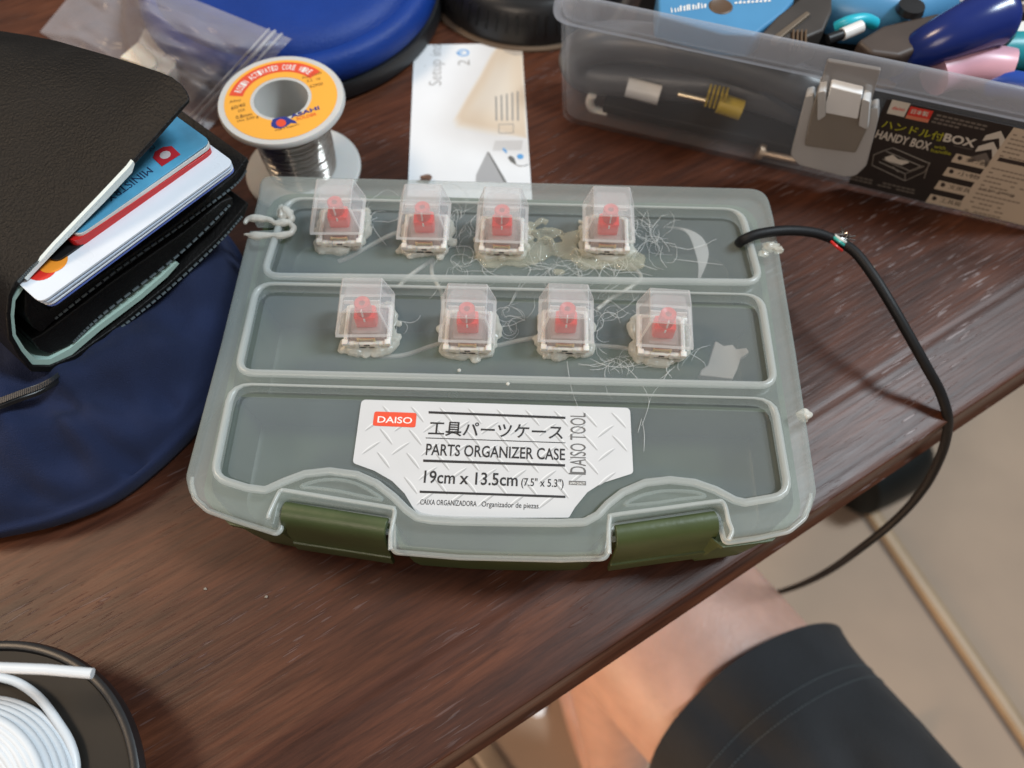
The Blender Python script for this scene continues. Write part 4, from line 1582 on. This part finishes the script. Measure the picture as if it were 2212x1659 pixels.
hq([(635, 165), (845, 210), (768, 365), (568, 322)], 0)
htxt('daiso', (625, 275), (770, 300), (650, 235), 1, .01)
hq([(845, 240), (1110, 297), (1040, 432), (782, 378)], 1)
hq([(800, 340), (1062, 395), (1040, 432), (782, 378)], 2, .031)
htxt('日本製', (846, 318), (1040, 358), (866, 270), 0, .02, .84)
for k in range(3):
    for j in range(9):
        x0, y0 = 1150 - 30 * k + j * 66, 330 + 38 * k + j * 15
        if (k == 2 and j > 4):
            continue
        hq([(x0, y0), (x0 + 52, y0 + 12), (x0 + 42, y0 + 34), (x0 - 10, y0 + 22)], 4)
htxt('ハンドル付', (505, 478), (1205, 640), (540, 390), 3, .008, .84)
htxt('BOX', (1213, 640), (1575, 715), (1250, 548), 0, .03)
htxt('HANDY BOX', (430, 600), (1050, 750), (470, 508), 0, .02)
htxt('with', (1110, 720), (1240, 745), (1125, 680), 3, .0)
htxt('handle', (1075, 765), (1305, 805), (1090, 725), 3, .0)
hq([(1340, 690), (1560, 738), (1558, 745), (1338, 697)], 4)
for k in range(3):
    x, y = 1670 - 85 * k, 640 + 125 * k
    hq([(x, y), (x + 40, y - 65), (x + 215, y - 125 + 10), (x + 285, y + 30), (x + 240, y + 105), (x + 200, y + 75), (x + 195, y - 30)], 0 if k < 2 else 4)
for k, (s, n_) in enumerate((('タイプ連結', 0), ('小物', 1), ('文房具', 2), ('工具箱', 3))):
    x, y = 1372 - 98 * k, 785 + 155 * k
    ww = 430 - 8 * k
    hq([(x, y), (x + ww, y + .235 * ww), (x + ww - 60, y + .235 * ww + 92), (x - 64, y + 96)], 5)
    htxt(s, (x + 100, y + 90), (x + ww - 70, y + 90 + .23 * (ww - 170)), (x + 122, y + 45), 6, .0, .84)
    hq([(x + 10, y + 55), (x + 30, y + 25), (x + 62, y + 32), (x + 70, y + 60), (x + 45, y + 78), (x + 20, y + 72)], 6, .032)
hq([(2035, 485), (2600, 610), (2500, 1700), (1365, 1425)], 5, .030)
hq([(1870, 828), (2500, 965), (2480, 1010), (1838, 870)], 6, .034)
for k in range(20):
    y = 560 + 48 * k
    if 810 < y < 900:
        continue
    x = 2000 - (y - 560) * .645 + 30
    wlen = r_.uniform(350, 560)
    for j in range(int(wlen / 52)):
        if r_.random() < .15:
            continue
        x0, y0 = x + j * 52, y + j * 12.2
        hq([(x0, y0), (x0 + 44, y0 + 10), (x0 + 34, y0 + 26), (x0 - 10, y0 + 16)], 7, .034)
htxt('Lot No.', (1640, 1195), (1830, 1240), (1652, 1165), 6, .0, off=.038)
htxt('090508', (1850, 1245), (2035, 1290), (1860, 1215), 6, .0, off=.038)
# drawing of the box itself: grey lines
dr = MB()
for pl in ([(420, 800), (560, 745), (640, 720), (1070, 905), (1000, 1000), (780, 1100), (400, 920), (420, 800)], [(480, 880), (780, 1020), (1000, 930)], [(780, 1020), (780, 1100)], [(560, 760), (960, 930), (830, 985), (520, 850)],
           [(1060, 890), (1000, 1070)], [(640, 940), (700, 1000)]):
    dr.tube([HP(*h3(*p), .04) for p in pl], .022, 5)
hq([(545, 830), (640, 800), (700, 850), (800, 870), (830, 890), (740, 920), (640, 890), (560, 870)], 0, .040)
for k in range(2):
    for j in range(14):
        x0, y0 = 150 + j * 54 - 8 * k, 1030 + j * 12.5 + 34 * k
        if r_.random() < .1:
            continue
        hq([(x0, y0), (x0 + 44, y0 + 10), (x0 + 36, y0 + 26), (x0 - 8, y0 + 16)], 4)
ht.build('lettering', [mat('label_white', (.66, .60, .52), .5), mat('label_red', (.66, .05, .035), .45), mat('label_salmon', (.66, .22, .13), .5), mat('label_lime', (.44, .43, .03), .45), mat('label_grey', (.17, .145, .125), .5),
                       mat('label_cream', (.60, .49, .375), .5), mat('label_ink', (.04, .03, .028), .5), mat('label_smallprint', (.30, .235, .18), .5)], lab_o, origin=tuple(HB(12, 7, 0)), smooth=0)
dr.build('line_drawing', mat('label_line', (.24, .21, .18), .5), lab_o, origin=tuple(HB(12, 7, 0)))

tr_ = MB()
tp = smooth_path([HB(3.5, 8.5, 2.2), HB(8, 9.2, 2.8), HB(13, 8.6, 3.0), HB(18, 9.4, 2.8), HB(22.5, 8.8, 2.4)], 6)
tr_.tube(tp, [2.3 + .5 * noise.noise(p * .7) for p in tp], 20)  # added dark mass that darkens the gaps behind the tools
tag(tr_.build('tool_roll', mat('black_cloth', (.010, .009, .009), .85, var=.3, bump=.5, bscale=900)), 'black cloth roll filling the tool box under the loose tools', 'tool roll')

# the latch clip on the front wall
m_clip = mat('grey_clip_plastic', (.50, .50, .50), .3, var=.05)
m_clipd = mat('taupe_clip_plastic', (.24, .215, .185), .38, var=.05)


def clip_slab(pts, d0, d1, mt, name, parent=None, bev=.06, fil=0.0):
    pl = [HP(*hz(*p), .0) for p in pts]
    ux = hx
    uy = HN.cross(ux)
    p2 = [(p.dot(ux), p.dot(uy)) for p in pl]
    o0 = pl[0] - ux * pl[0].dot(ux) - uy * pl[0].dot(uy)
    if fil:
        p2 = fillet(p2, fil, 4)
    g = MB()
    g.loft([[o0 + ux * p[0] + uy * p[1] + HN * d for p in p2] for d in (d0, d1)], True)
    if parent is None:
        return g.build(name, mt, box, smooth=40, bevel=bev)
    return g.build(name, mt, parent, origin=tuple(HB(12, 7, 0)), smooth=40, bevel=bev)


cl = clip_slab([(810, 560), (860, 545), (870, 690), (1200, 765), (1225, 640), (1275, 625), (1280, 700), (1200, 1010), (1130, 1078), (1060, 1082), (760, 1005), (712, 940)], .05, .55, m_clip, 'latch', fil=[.1, .2, .1, .1, .2, .2, .3, .5, .4, .3, .5, .4])
clip_slab([(890, 500), (1240, 560), (1225, 700), (1140, 880), (810, 835), (850, 640)], .3, .95, m_clipd, 'hinge_block', cl, fil=.12)
clip_slab([(905, 440), (960, 430), (955, 600), (900, 640)], .4, 1.25, m_clip, 'hinge_arm', cl, fil=.1)
clip_slab([(1190, 480), (1240, 500), (1225, 690), (1165, 660)], .4, 1.25, m_clip, 'hinge_arm', cl, fil=.1)
clip_slab([(985, 415), (1190, 465), (1160, 632), (935, 590)], .7, 1.15, mat('bright_clip_pin', (.78, .79, .80), .12, spec=.8, var=.05), 'pin', cl, bev=.2, fil=.08)
clip_slab([(955, 300), (1300, 360), (1240, 560), (895, 490)], .55, .75, mat('clip_plate_clear', (.34, .31, .29), .25, alpha=.55, edge=.3), 'upper_plate', cl, fil=.08)

# tools --------------------------------------------------------------------------------------
def T(x, y, z):   # zoom of [2400,0,3840,560] -> place at height z, behind the front wall
    return P((2400 + x * .651) / 1.736, y * .651 / 1.736, z - 1.7)


m_tblue = mat('tool_blue', (.075, .255, .47), .32, var=.06)
m_dark = mat('tool_dark_grip', (.045, .037, .032), .5, var=.25, vscale=50)
wsp = thing('wire_stripper', tuple(T(500, 40, 7)), 'light blue tool handle with a round hole and white marks, lying across the box', 'hand tool')


def bar3(pts, z0, z1, mt, name, parent, bev=.15, zz=None):
    zz = z1 if zz is None else zz
    g = MB()
    g.prism([T(x, y, zz).to_2d() for x, y in pts], z0 - 1.7, z1 - 1.7)
    return g.build(name, mt, parent, smooth=40, bevel=bev)


hd = bar3([(100, -60), (105, 85), (480, 190), (660, 200), (830, 70), (890, 0), (900, -70)], 6.2, 7.3, m_tblue, 'handle', wsp)
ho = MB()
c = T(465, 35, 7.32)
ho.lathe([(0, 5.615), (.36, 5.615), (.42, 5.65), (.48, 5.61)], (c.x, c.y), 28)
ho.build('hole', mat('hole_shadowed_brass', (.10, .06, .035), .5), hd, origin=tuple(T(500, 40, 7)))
mk = MB()
for k in range(12):
    x = 180 + 17 * k + (4 if k % 3 else 0)
    y = 72 - 2.4 * k
    h_ = r_.choice((24, 30, 34))
    mk.poly([T(x, y, 7.315), T(x + 9, y - 1, 7.315), T(x + 7 + r_.uniform(-6, 6), y - h_, 7.315), T(x - 2, y - h_ + 2, 7.315)])
for k in range(9):
    x = 545 + 24 * k
    y = 22 - 1.6 * k
    mk.poly([T(x, y, 7.315), T(x + 16, y - 1, 7.315), T(x + 15, y - 12 - 6 * (k % 2), 7.315), T(x + 1, y - 11, 7.315)])
mk.build('white_marks', m_print_w, hd, origin=tuple(T(500, 40, 7)), smooth=0)

pl1 = thing('pliers', tuple(T(950, 120, 6)), 'dark worn pliers standing between the light blue tools in the box', 'pliers')
bar3([(700, 190), (790, 90), (930, -20), (960, -60), (1110, -60), (1110, 60), (1060, 170), (900, 240)], 6.2, 7.6, m_dark, 'jaw', pl1, .12)
bar3([(760, 210), (960, 60), (985, 75), (800, 225)], 7.4, 7.75, mat('worn_steel', (.22, .17, .125), .4, metal=.6), 'edge', pl1, .05)
for k in range(4):
    bar3([(880 + k * 24, 170), (892 + k * 24, 165), (890 + k * 24, 240), (878 + k * 24, 240)], 7.3, 7.72, mat('worn_bronze', (.16, .105, .065), .45, metal=.4), 'tooth', pl1, .02)

cy_ = thing('blue_driver', tuple(T(1350, 50, 6)), 'blue rounded tool body with a dark hole, behind the cyan wire', 'hand tool')
MB().tube([T(1080, 20, 6.3), T(1200, 62, 6.3), T(1450, 80, 6.3), T(1540, 60, 6.3), T(1720, 10, 6.3)], [1.0, 1.25, 1.25, 1.2, 1.1], 20).build('body', m_tblue, cy_)
c = T(1555, 55, 7.35)
MB().lathe([(0, 5.85), (.5, 5.85), (.55, 5.6)], (c.x, c.y), 24).build('hole', m_black, cy_)
g = MB().tube(smooth_path([T(1130, 160, 7.0), T(1200, 128, 7.3), T(1290, 112, 7.3), T(1350, 135, 7.0)], 6), .24, 12)
tag(g.build('cyan_wire', mat('cyan_plastic', (.02, .42, .55), .35)), 'short cyan plastic sleeve beside the blue tool in the box', 'sleeve')
ct = thing('white_tipped_lead', tuple(T(1170, 190, 7)), 'thin black lead with a white tip above the latch', 'lead')
MB().tube([T(1080, 228, 7.2), T(1165, 198, 7.3)], .2, 10).build('lead', m_black, ct)
MB().tube([T(1165, 198, 7.3), T(1275, 152, 7.4)], .24, 12).build('tip', m_white, ct)

pl2 = thing('brown_pliers', tuple(T(1650, 180, 5)), 'large dark brown pliers lying flat behind the dark blue handle', 'pliers')
bar3([(1250, 230), (1400, 140), (1700, 70), (2050, 30), (2100, 60), (2000, 160), (1700, 240), (1500, 320), (1330, 300)], 6.2, 7.4, mat('brown_grip', (.050, .034, .026), .5, var=.3, vscale=40), 'jaw', pl2, .2)
bar3([(1330, 310), (1560, 270), (1560, 345), (1350, 345)], 5.0, 6.45, mat('ochre_grip', (.33, .17, .03), .45), 'grip', pl2, .1)
dbh = thing('dark_blue_handle', tuple(T(1800, 230, 7)), 'glossy dark blue rounded tool handle poking over the box rim', 'handle')
m_dblue = mat('dark_blue_rubber', (.008, .022, .16), .22, var=.1)
qq = smooth_path([T(1480, 400, 5.8), T(1600, 300, 6.9), T(1750, 222, 7.5), T(1900, 155, 7.8), T(2020, 105, 7.9), T(2095, 82, 7.9)], 5)
nq = len(qq)
MB().tube(qq, [(.62 + .5 * min(1, i / nq * 1.3)) * (1 if i < nq - 4 else (1 - ((i - nq + 5) / 5) ** 2 * .75)) for i in range(nq)], 20).build('grip', m_dblue, dbh)
qb = smooth_path([T(1930, 330, 6.6), T(2020, 260, 6.9), T(2085, 200, 7.1), T(2110, 140, 7.2)], 5)
MB().tube(qb, .45, 12).build('underside', m_black, dbh)
g = MB().tube(smooth_path([T(1690, 430, 6.3), T(1800, 392, 6.4), T(1950, 385, 6.5), T(2060, 395, 6.5), T(2115, 405, 6.5)], 6), .82, 16)
tag(g.build('pink_handle', mat('pink_plastic', (.66, .36, .44), .35, var=.05)), 'pale pink rounded handle below the dark blue one in the box', 'handle')
g = MB().tube([T(1990, 300, 6.3), T(2110, 290, 6.4), T(2420, 300, 6.4)], .72, 16)
tag(g.build('teal_marker', mat('teal_plastic', (.02, .30, .34), .35, var=.05)), 'teal tube shaped marker at the right side of the box', 'marker')
g = MB().tube([T(2010, 480, 6.2), T(2120, 480, 6.5), T(2500, 540, 6.6)], .5, 14)
tag(g.build('blue_pen', mat('pen_blue', (.015, .06, .33), .3)), 'blue pen lying under the pink handle against the box rim', 'pen')
g = MB().box(T(2200, 215, 6.0), (1.6, 1.0, .8), .2)
tag(g.build('white_block', m_white, bevel=.06), 'small white block behind the teal marker', 'block')
g = MB()
g.prism([T(x, y, 6.3).to_2d() for x, y in ((1640, -120), (1730, 20), (2000, -10), (2300, 40), (2400, -120))], 4.2, 4.6)
tag(g.build('grey_card', mat('grey_cardboard', (.42, .37, .33), .6, var=.2)), 'greyish printed card at the back of the tool box', 'card')

# seen through the clear wall
def B(u, v, y):      # display px -> point y cm behind the front wall
    return onplane(HB(0, y, 0), hy)(u, v)


cc_ = MB()
lp = smooth_path([B(1800, 215, 2.4), B(1600, 140, 2.4), B(1420, 98, 2.2), B(1300, 92, 2.0), B(1250, 118, 2.0), B(1270, 158, 2.0), B(1400, 172, 2.2), B(1600, 190, 2.6), B(1780, 250, 2.6)], 6)
cc_.tube(lp, .85, 14)
tag(cc_.build('black_lead', mat('black_lead_rubber', (.10, .10, .105), .36)), 'thick black looped lead seen through the left of the box wall', 'lead')
g = MB().box(HB(13.2, 4.6, 2.6), (19.6, .5, 4.6), math.atan2(hx.y, hx.x))
g.box(HB(12.6, 6.9, .55), (21.6, 12.2, .5), math.atan2(hx.y, hx.x))
tag(g.build('black_tray', mat('dark_tray', (.006, .0055, .0055), .6, spec=.2), bevel=.1), 'dark tray inside the clear box behind and under the small parts', 'tray')
g = MB().tube([B(1355, 188, 1.0), B(1425, 206, 1.0)], .42, 12)
tag(g.build('white_plug', m_white), 'white plug end lying inside the box at the left', 'plug')
yp = thing('yellow_plug', tuple(B(1540, 220, .9)), 'yellow plug with a brass tip inside the clear box', 'plug')
MB().tube([B(1465, 203, .9), B(1530, 218, .9)], .14, 10).build('tip', m_brass, yp)
m_yel = mat('yellow_plastic', (.50, .36, .03), .4)
MB().tube([B(1552, 222, .9), B(1602, 238, .9)], .42, 14).build('body', m_yel, yp)
for k in range(5):
    MB().box(B(1530 + 9 * k, 206 + 2 * k, .9), (.09, .55, .75), math.atan2(hx.y, hx.x)).build('fin', m_yel, yp, smooth=0)
scw = thing('machine_screw', tuple(B(1670, 335, .5)), 'steel machine screw lying at the bottom of the box left of the latch', 'screw')
MB().tube([B(1649, 331, .5), B(1720, 346, .5)], .15, 10).build('shank', mat('brass_screw', (.62, .46, .33), .35, metal=.8), scw)
MB().tube([B(1638, 326, .5), B(1648, 330, .5)], .34, 14).build('head', MATS['brass_screw'], scw)
g = MB().tube(smooth_path([B(1280, 205, 1.2), B(1274, 222, 1.2), B(1285, 238, 1.2), B(1312, 244, 1.2)], 5), .2, 10)
tag(g.build('bent_hook', m_milky), 'small pale bent hook in the left end of the box', 'hook')
g = MB()
f = [B(1640, 200, 1.6), B(1665, 205, 1.6), B(1830, 300, 1.6), B(1800, 310, 1.6)]
g.loft([f, [p + hy * .4 for p in f]], True)
tag(g.build('grey_strip', mat('slate_strip', (.07, .08, .095), .4)), 'slate grey flat strip slanting behind the latch inside the box', 'strip')

# ================================================================== WHITE WIRE SPOOL (foreground)
WC = (-14.2, -8.6)
ws = thing('wire_spool', (WC[0], WC[1], 0), 'black spool of white wire cut off by the near left corner', 'wire spool')
MB().lathe([(4.60, 1.84), (4.66, 1.97), (4.78, 2.0), (4.88, 1.95), (4.92, 1.75), (4.88, 1.48), (4.6, 1.48)], WC, 128, closed=True).build('flange_rim', m_black, ws, smooth=45)
MB().lathe([(0, 1.85), (4.62, 1.85), (4.62, 1.5), (0, 1.5)], WC, 128).build('flange', mat('spool_black', (.016, .0135, .011), .48, spec=.25, var=.2, vscale=25), ws, smooth=45)
MB().lathe([(0, 0), (3.0, 0), (3.1, .1), (3.1, 1.5), (0, 1.5)], WC, 64).build('foot', m_black, ws, smooth=40)
m_ww = mat('white_wire_insulation', (.66, .69, .72), .38, var=.04)
co = MB()
k = 0
for lay in range(5):
    R_ = 3.26 - lay * .10
    z_ = 2.02 + lay * .24
    co.tube([Vector((WC[0] + R_ * math.cos(a), WC[1] + R_ * math.sin(a), z_ + .05 * math.sin(a * 2 + lay))) for a in [i * 2 * math.pi / 96 for i in range(96)]], .135, 10, True)
for j in range(1, 16):
    R_ = 2.86 - j * .13
    co.tube([Vector((WC[0] + R_ * math.cos(a) + .03 * math.sin(3 * a + j), WC[1] + R_ * math.sin(a), 3.0 + .05 * noise.noise(Vector((math.cos(a), math.sin(a), j * 1.0))))) for a in [i * 2 * math.pi / 96 for i in range(96)]], .13, 10, True)
co.build('coil', m_ww, ws, smooth=80)
cf = MB().lathe([(.9, 2.0), (2.9, 2.0), (2.9, 2.95), (.9, 2.95)], WC, 64, closed=True)
cf.build('core', m_ww, ws, smooth=40)
lw_ = smooth_path([P(-60, 1452, 2.35), P(0, 1463, 2.3), P(43, 1477, 2.25), P(87, 1510, 2.2), P(127, 1563, 2.15), P(153, 1608, 2.1), P(164, 1662, 2.05), P(150, 1740, 2.1)], 6)
MB().tube(lw_, .125, 10).build('loose_turn', m_ww, ws)
MB().tube([P(-80, 1440, 4.6), P(0, 1442, 4.6), P(100, 1446, 4.6), P(200, 1455, 4.5)], .135, 12).build('wire_end', m_ww, ws)

# ================================================================== SPECKS ON THE DESK
m_dust = mat('pale_crumb', (.26, .22, .18), .7)
for (u, v), lb in (((443, 1272), 'pale crumb on the desk left of the left latch'), ((575, 1289), 'tiny tan crumb on the desk below the left latch'), ((1887, 577), 'pale crumb on the desk under the cable arch'),
                   ((918, 143), 'dust grain on the dark desk beside the blue case')):
    g = MB()
    g.sphere(P(u, v, .03), .058, sub=2, amp=.5, freq=2, sc_=(1, .8, .7), seed=u)
    tag(g.build('crumb', m_dust, smooth=60), lb, 'crumb', 'crumbs on the desk')

# ================================================================== PERSON'S LEG
m_skin = mat('skin', (.52, .305, .235), .50, sss=.15, var=.12, vscale=60, bump=.5, bscale=420)
pr = thing('person', (20, -20, -72), 'seated person in dark shorts, only the bare knee and shin showing below the desk edge', 'person')


def R8(x, y, z):
    return P(1106 + x * .5, 1025.6 + y * .5, z)


hc = P(1590, 1500, -22.0)                # centre of the shorts hem
kn = P(1350, 1203, -22.8)                # knee, under the desk
ax_ = (kn - hc).normalized()
lt_s = ax_.cross(Vector((0, 0, 1))).normalized()
if (P(1290, 1560, -22) - hc).dot(lt_s) < 0:
    lt_s = -lt_s
path = [(hc - ax_ * 30, 6.2), (hc - ax_ * 16, 6.1), (hc - ax_ * 4, 6.2), (hc + ax_ * 2.8 + lt_s * .5, 6.7), (hc.lerp(kn, .75) + lt_s * .7, 6.8), (kn + lt_s * .3, 6.4), (kn + ax_ * 3.2 + Vector((0, 0, -3)), 5.6),
        (P(1322, 1330, -33), 4.7), (P(1335, 1460, -44), 4.7), (P(1335, 1570, -55), 3.9), (P(1330, 1660, -65), 3.2), (P(1325, 1690, -69), 3.0)]
me = bpy.data.meshes.new('leg')
vs = [p for p, r in path]
foot0 = vs[-1]
ft = Vector((-.35, .93, 0))
vs += [foot0 + ft * 8 + Vector((0, 0, -.3)), foot0 + ft * 16 + Vector((0, 0, -.9))]
rs = [r for p, r in path] + [3.0, 1.9]
me.from_pydata([tuple((p - Vector((20, -20, -72))) * S) for p in vs], [(i, i + 1) for i in range(len(vs) - 1)], [])
lo_ = bpy.data.objects.new('leg', me)
sc.collection.objects.link(lo_)
lo_.parent = pr
sk = lo_.modifiers.new('skin', 'SKIN')
for v, r in zip(me.skin_vertices[0].data, rs):
    v.radius = (r * S, r * S)
me.skin_vertices[0].data[0].use_root = True
sb = lo_.modifiers.new('sub', 'SUBSURF')
sb.levels = sb.render_levels = 3
sk.use_smooth_shade = True
me.materials.append(m_skin)
# shorts leg: loose cloth tube with a stitched hem
m_short = mat('black_shorts_fabric', (.0135, .0145, .017), .8, spec=.3, var=.35, vscale=35, bump=.8, bscale=1200, sheen=.12)
side = ax_.cross(Vector((0, 0, 1))).normalized()
upv = side.cross(ax_).normalized()
tov = (CAM - hc)
tov -= ax_ * tov.dot(ax_)
tov.normalize()
n = 72


def cloth(s, k):
    """s = cm from the hem towards the hip, k = angle index"""
    a = 2 * math.pi * k / n
    dr_ = side * math.cos(a) + upv * math.sin(a)
    r = 6.75 + s * .02
    fold = noise.noise(Vector((math.cos(a) * 1.6, math.sin(a) * 1.6, s * .12))) * .9 * min(1, s / 5) + .30 * noise.noise(Vector((a * 2.2, s * .10, 3))) * min(1, max(0, s - 1) / 3) - .75 * math.exp(-((a - 1.35 - s * .02) / .13) ** 2) * min(1, max(0, s - 3.5) / 3) - .55 * math.exp(-((a - 2.1 + s * .03) / .14) ** 2) - .5 * math.exp(-((a - .75 + s * .02) / .12) ** 2) * min(1, max(0, s - 3.5) / 3)
    flare = .25 * math.exp(-s * 1.2)
    sl = -2.1 * max(0, dr_.dot(tov)) ** 1.3 + .9
    return hc - ax_ * (s + sl) + dr_ * (r + fold + flare)


sh_ = MB()
rings = [[cloth(s, k) - (cloth(s, k) - (hc - ax_ * s)).normalized() * .22 for k in range(n)] for s in (8, 1, .05)]
rings += [[cloth(s, k) for k in range(n)] for s in (0, .3, 1, 2, 2.45, 2.6, 2.75, 3.2, 4.2, 6, 8, 10, 13, 16, 20, 25, 30)]
sh_.loft(rings, False)
so = sh_.build('shorts', m_short, pr, smooth=80)
stt = MB()
for s in (2.6, 3.35):
    for k in range(n * 3):
        a = k / 3
        i0 = int(a)
        q = cloth(s, i0).lerp(cloth(s, i0 + 1), a - i0)
        q2 = cloth(s, i0).lerp(cloth(s, i0 + 1), a - i0 + .2)
        o_ = (q - hc + ax_ * (q - hc).dot(-ax_)).normalized() * .03
        stt.tube([q + o_, q2 + o_], .028, 4)
stt.build('hem_stitching', mat('grey_thread', (.085, .10, .105), .6), so, origin=(20, -20, -72))

# ================================================================== THINGS ON THE FLOOR
shoe = thing('shoe', tuple(P(1920, 1010, -72)), 'dark rounded shoe on the floor, half hidden by the desk edge', 'shoe')
s0, s1 = P(1826, 1026, -67), P(1952, 955, -67)
g = MB().tube([s0 - (s1 - s0) * .04, s0, s0.lerp(s1, .3), s0.lerp(s1, .6), s0.lerp(s1, .8), s0.lerp(s1, .93), s1, s1 + (s1 - s0) * .06], [5.0, 5.7, 6.0, 6.1, 6.0, 5.5, 4.6, 2.9], 28)
g.build('upper', mat('dark_shoe_rubber', (.0055, .0075, .0075), .5, spec=.25, var=.3, vscale=12), shoe)
g = MB()
nv = P(1975, 1590, -71.3)
g.sphere(nv, 1.1, sub=2, amp=.6, freq=1.3, sc_=(.8, 1.3, .7), seed=9)
tag(g.build('blue_scrap', mat('navy_scrap', (.015, .03, .12), .6), smooth=0), 'small dark blue scrap on the floor beside the shorts', 'scrap')
g = MB()
wc = [P(x, y, -71.9) for x, y in ((1090, 1420), (1196, 1440), (1187, 1490), (1175, 1545), (1160, 1550), (1105, 1525))]
g.prism([p.to_2d() for p in wc], -71.99, -71.7)  # flat white patch just above the floor
tag(g.build('white_sheet', m_paper, bevel=.05), 'white sheet on the floor showing under the desk edge', 'paper')

for o in bpy.data.objects:
    if 'o_' in o:
        del o['o_']
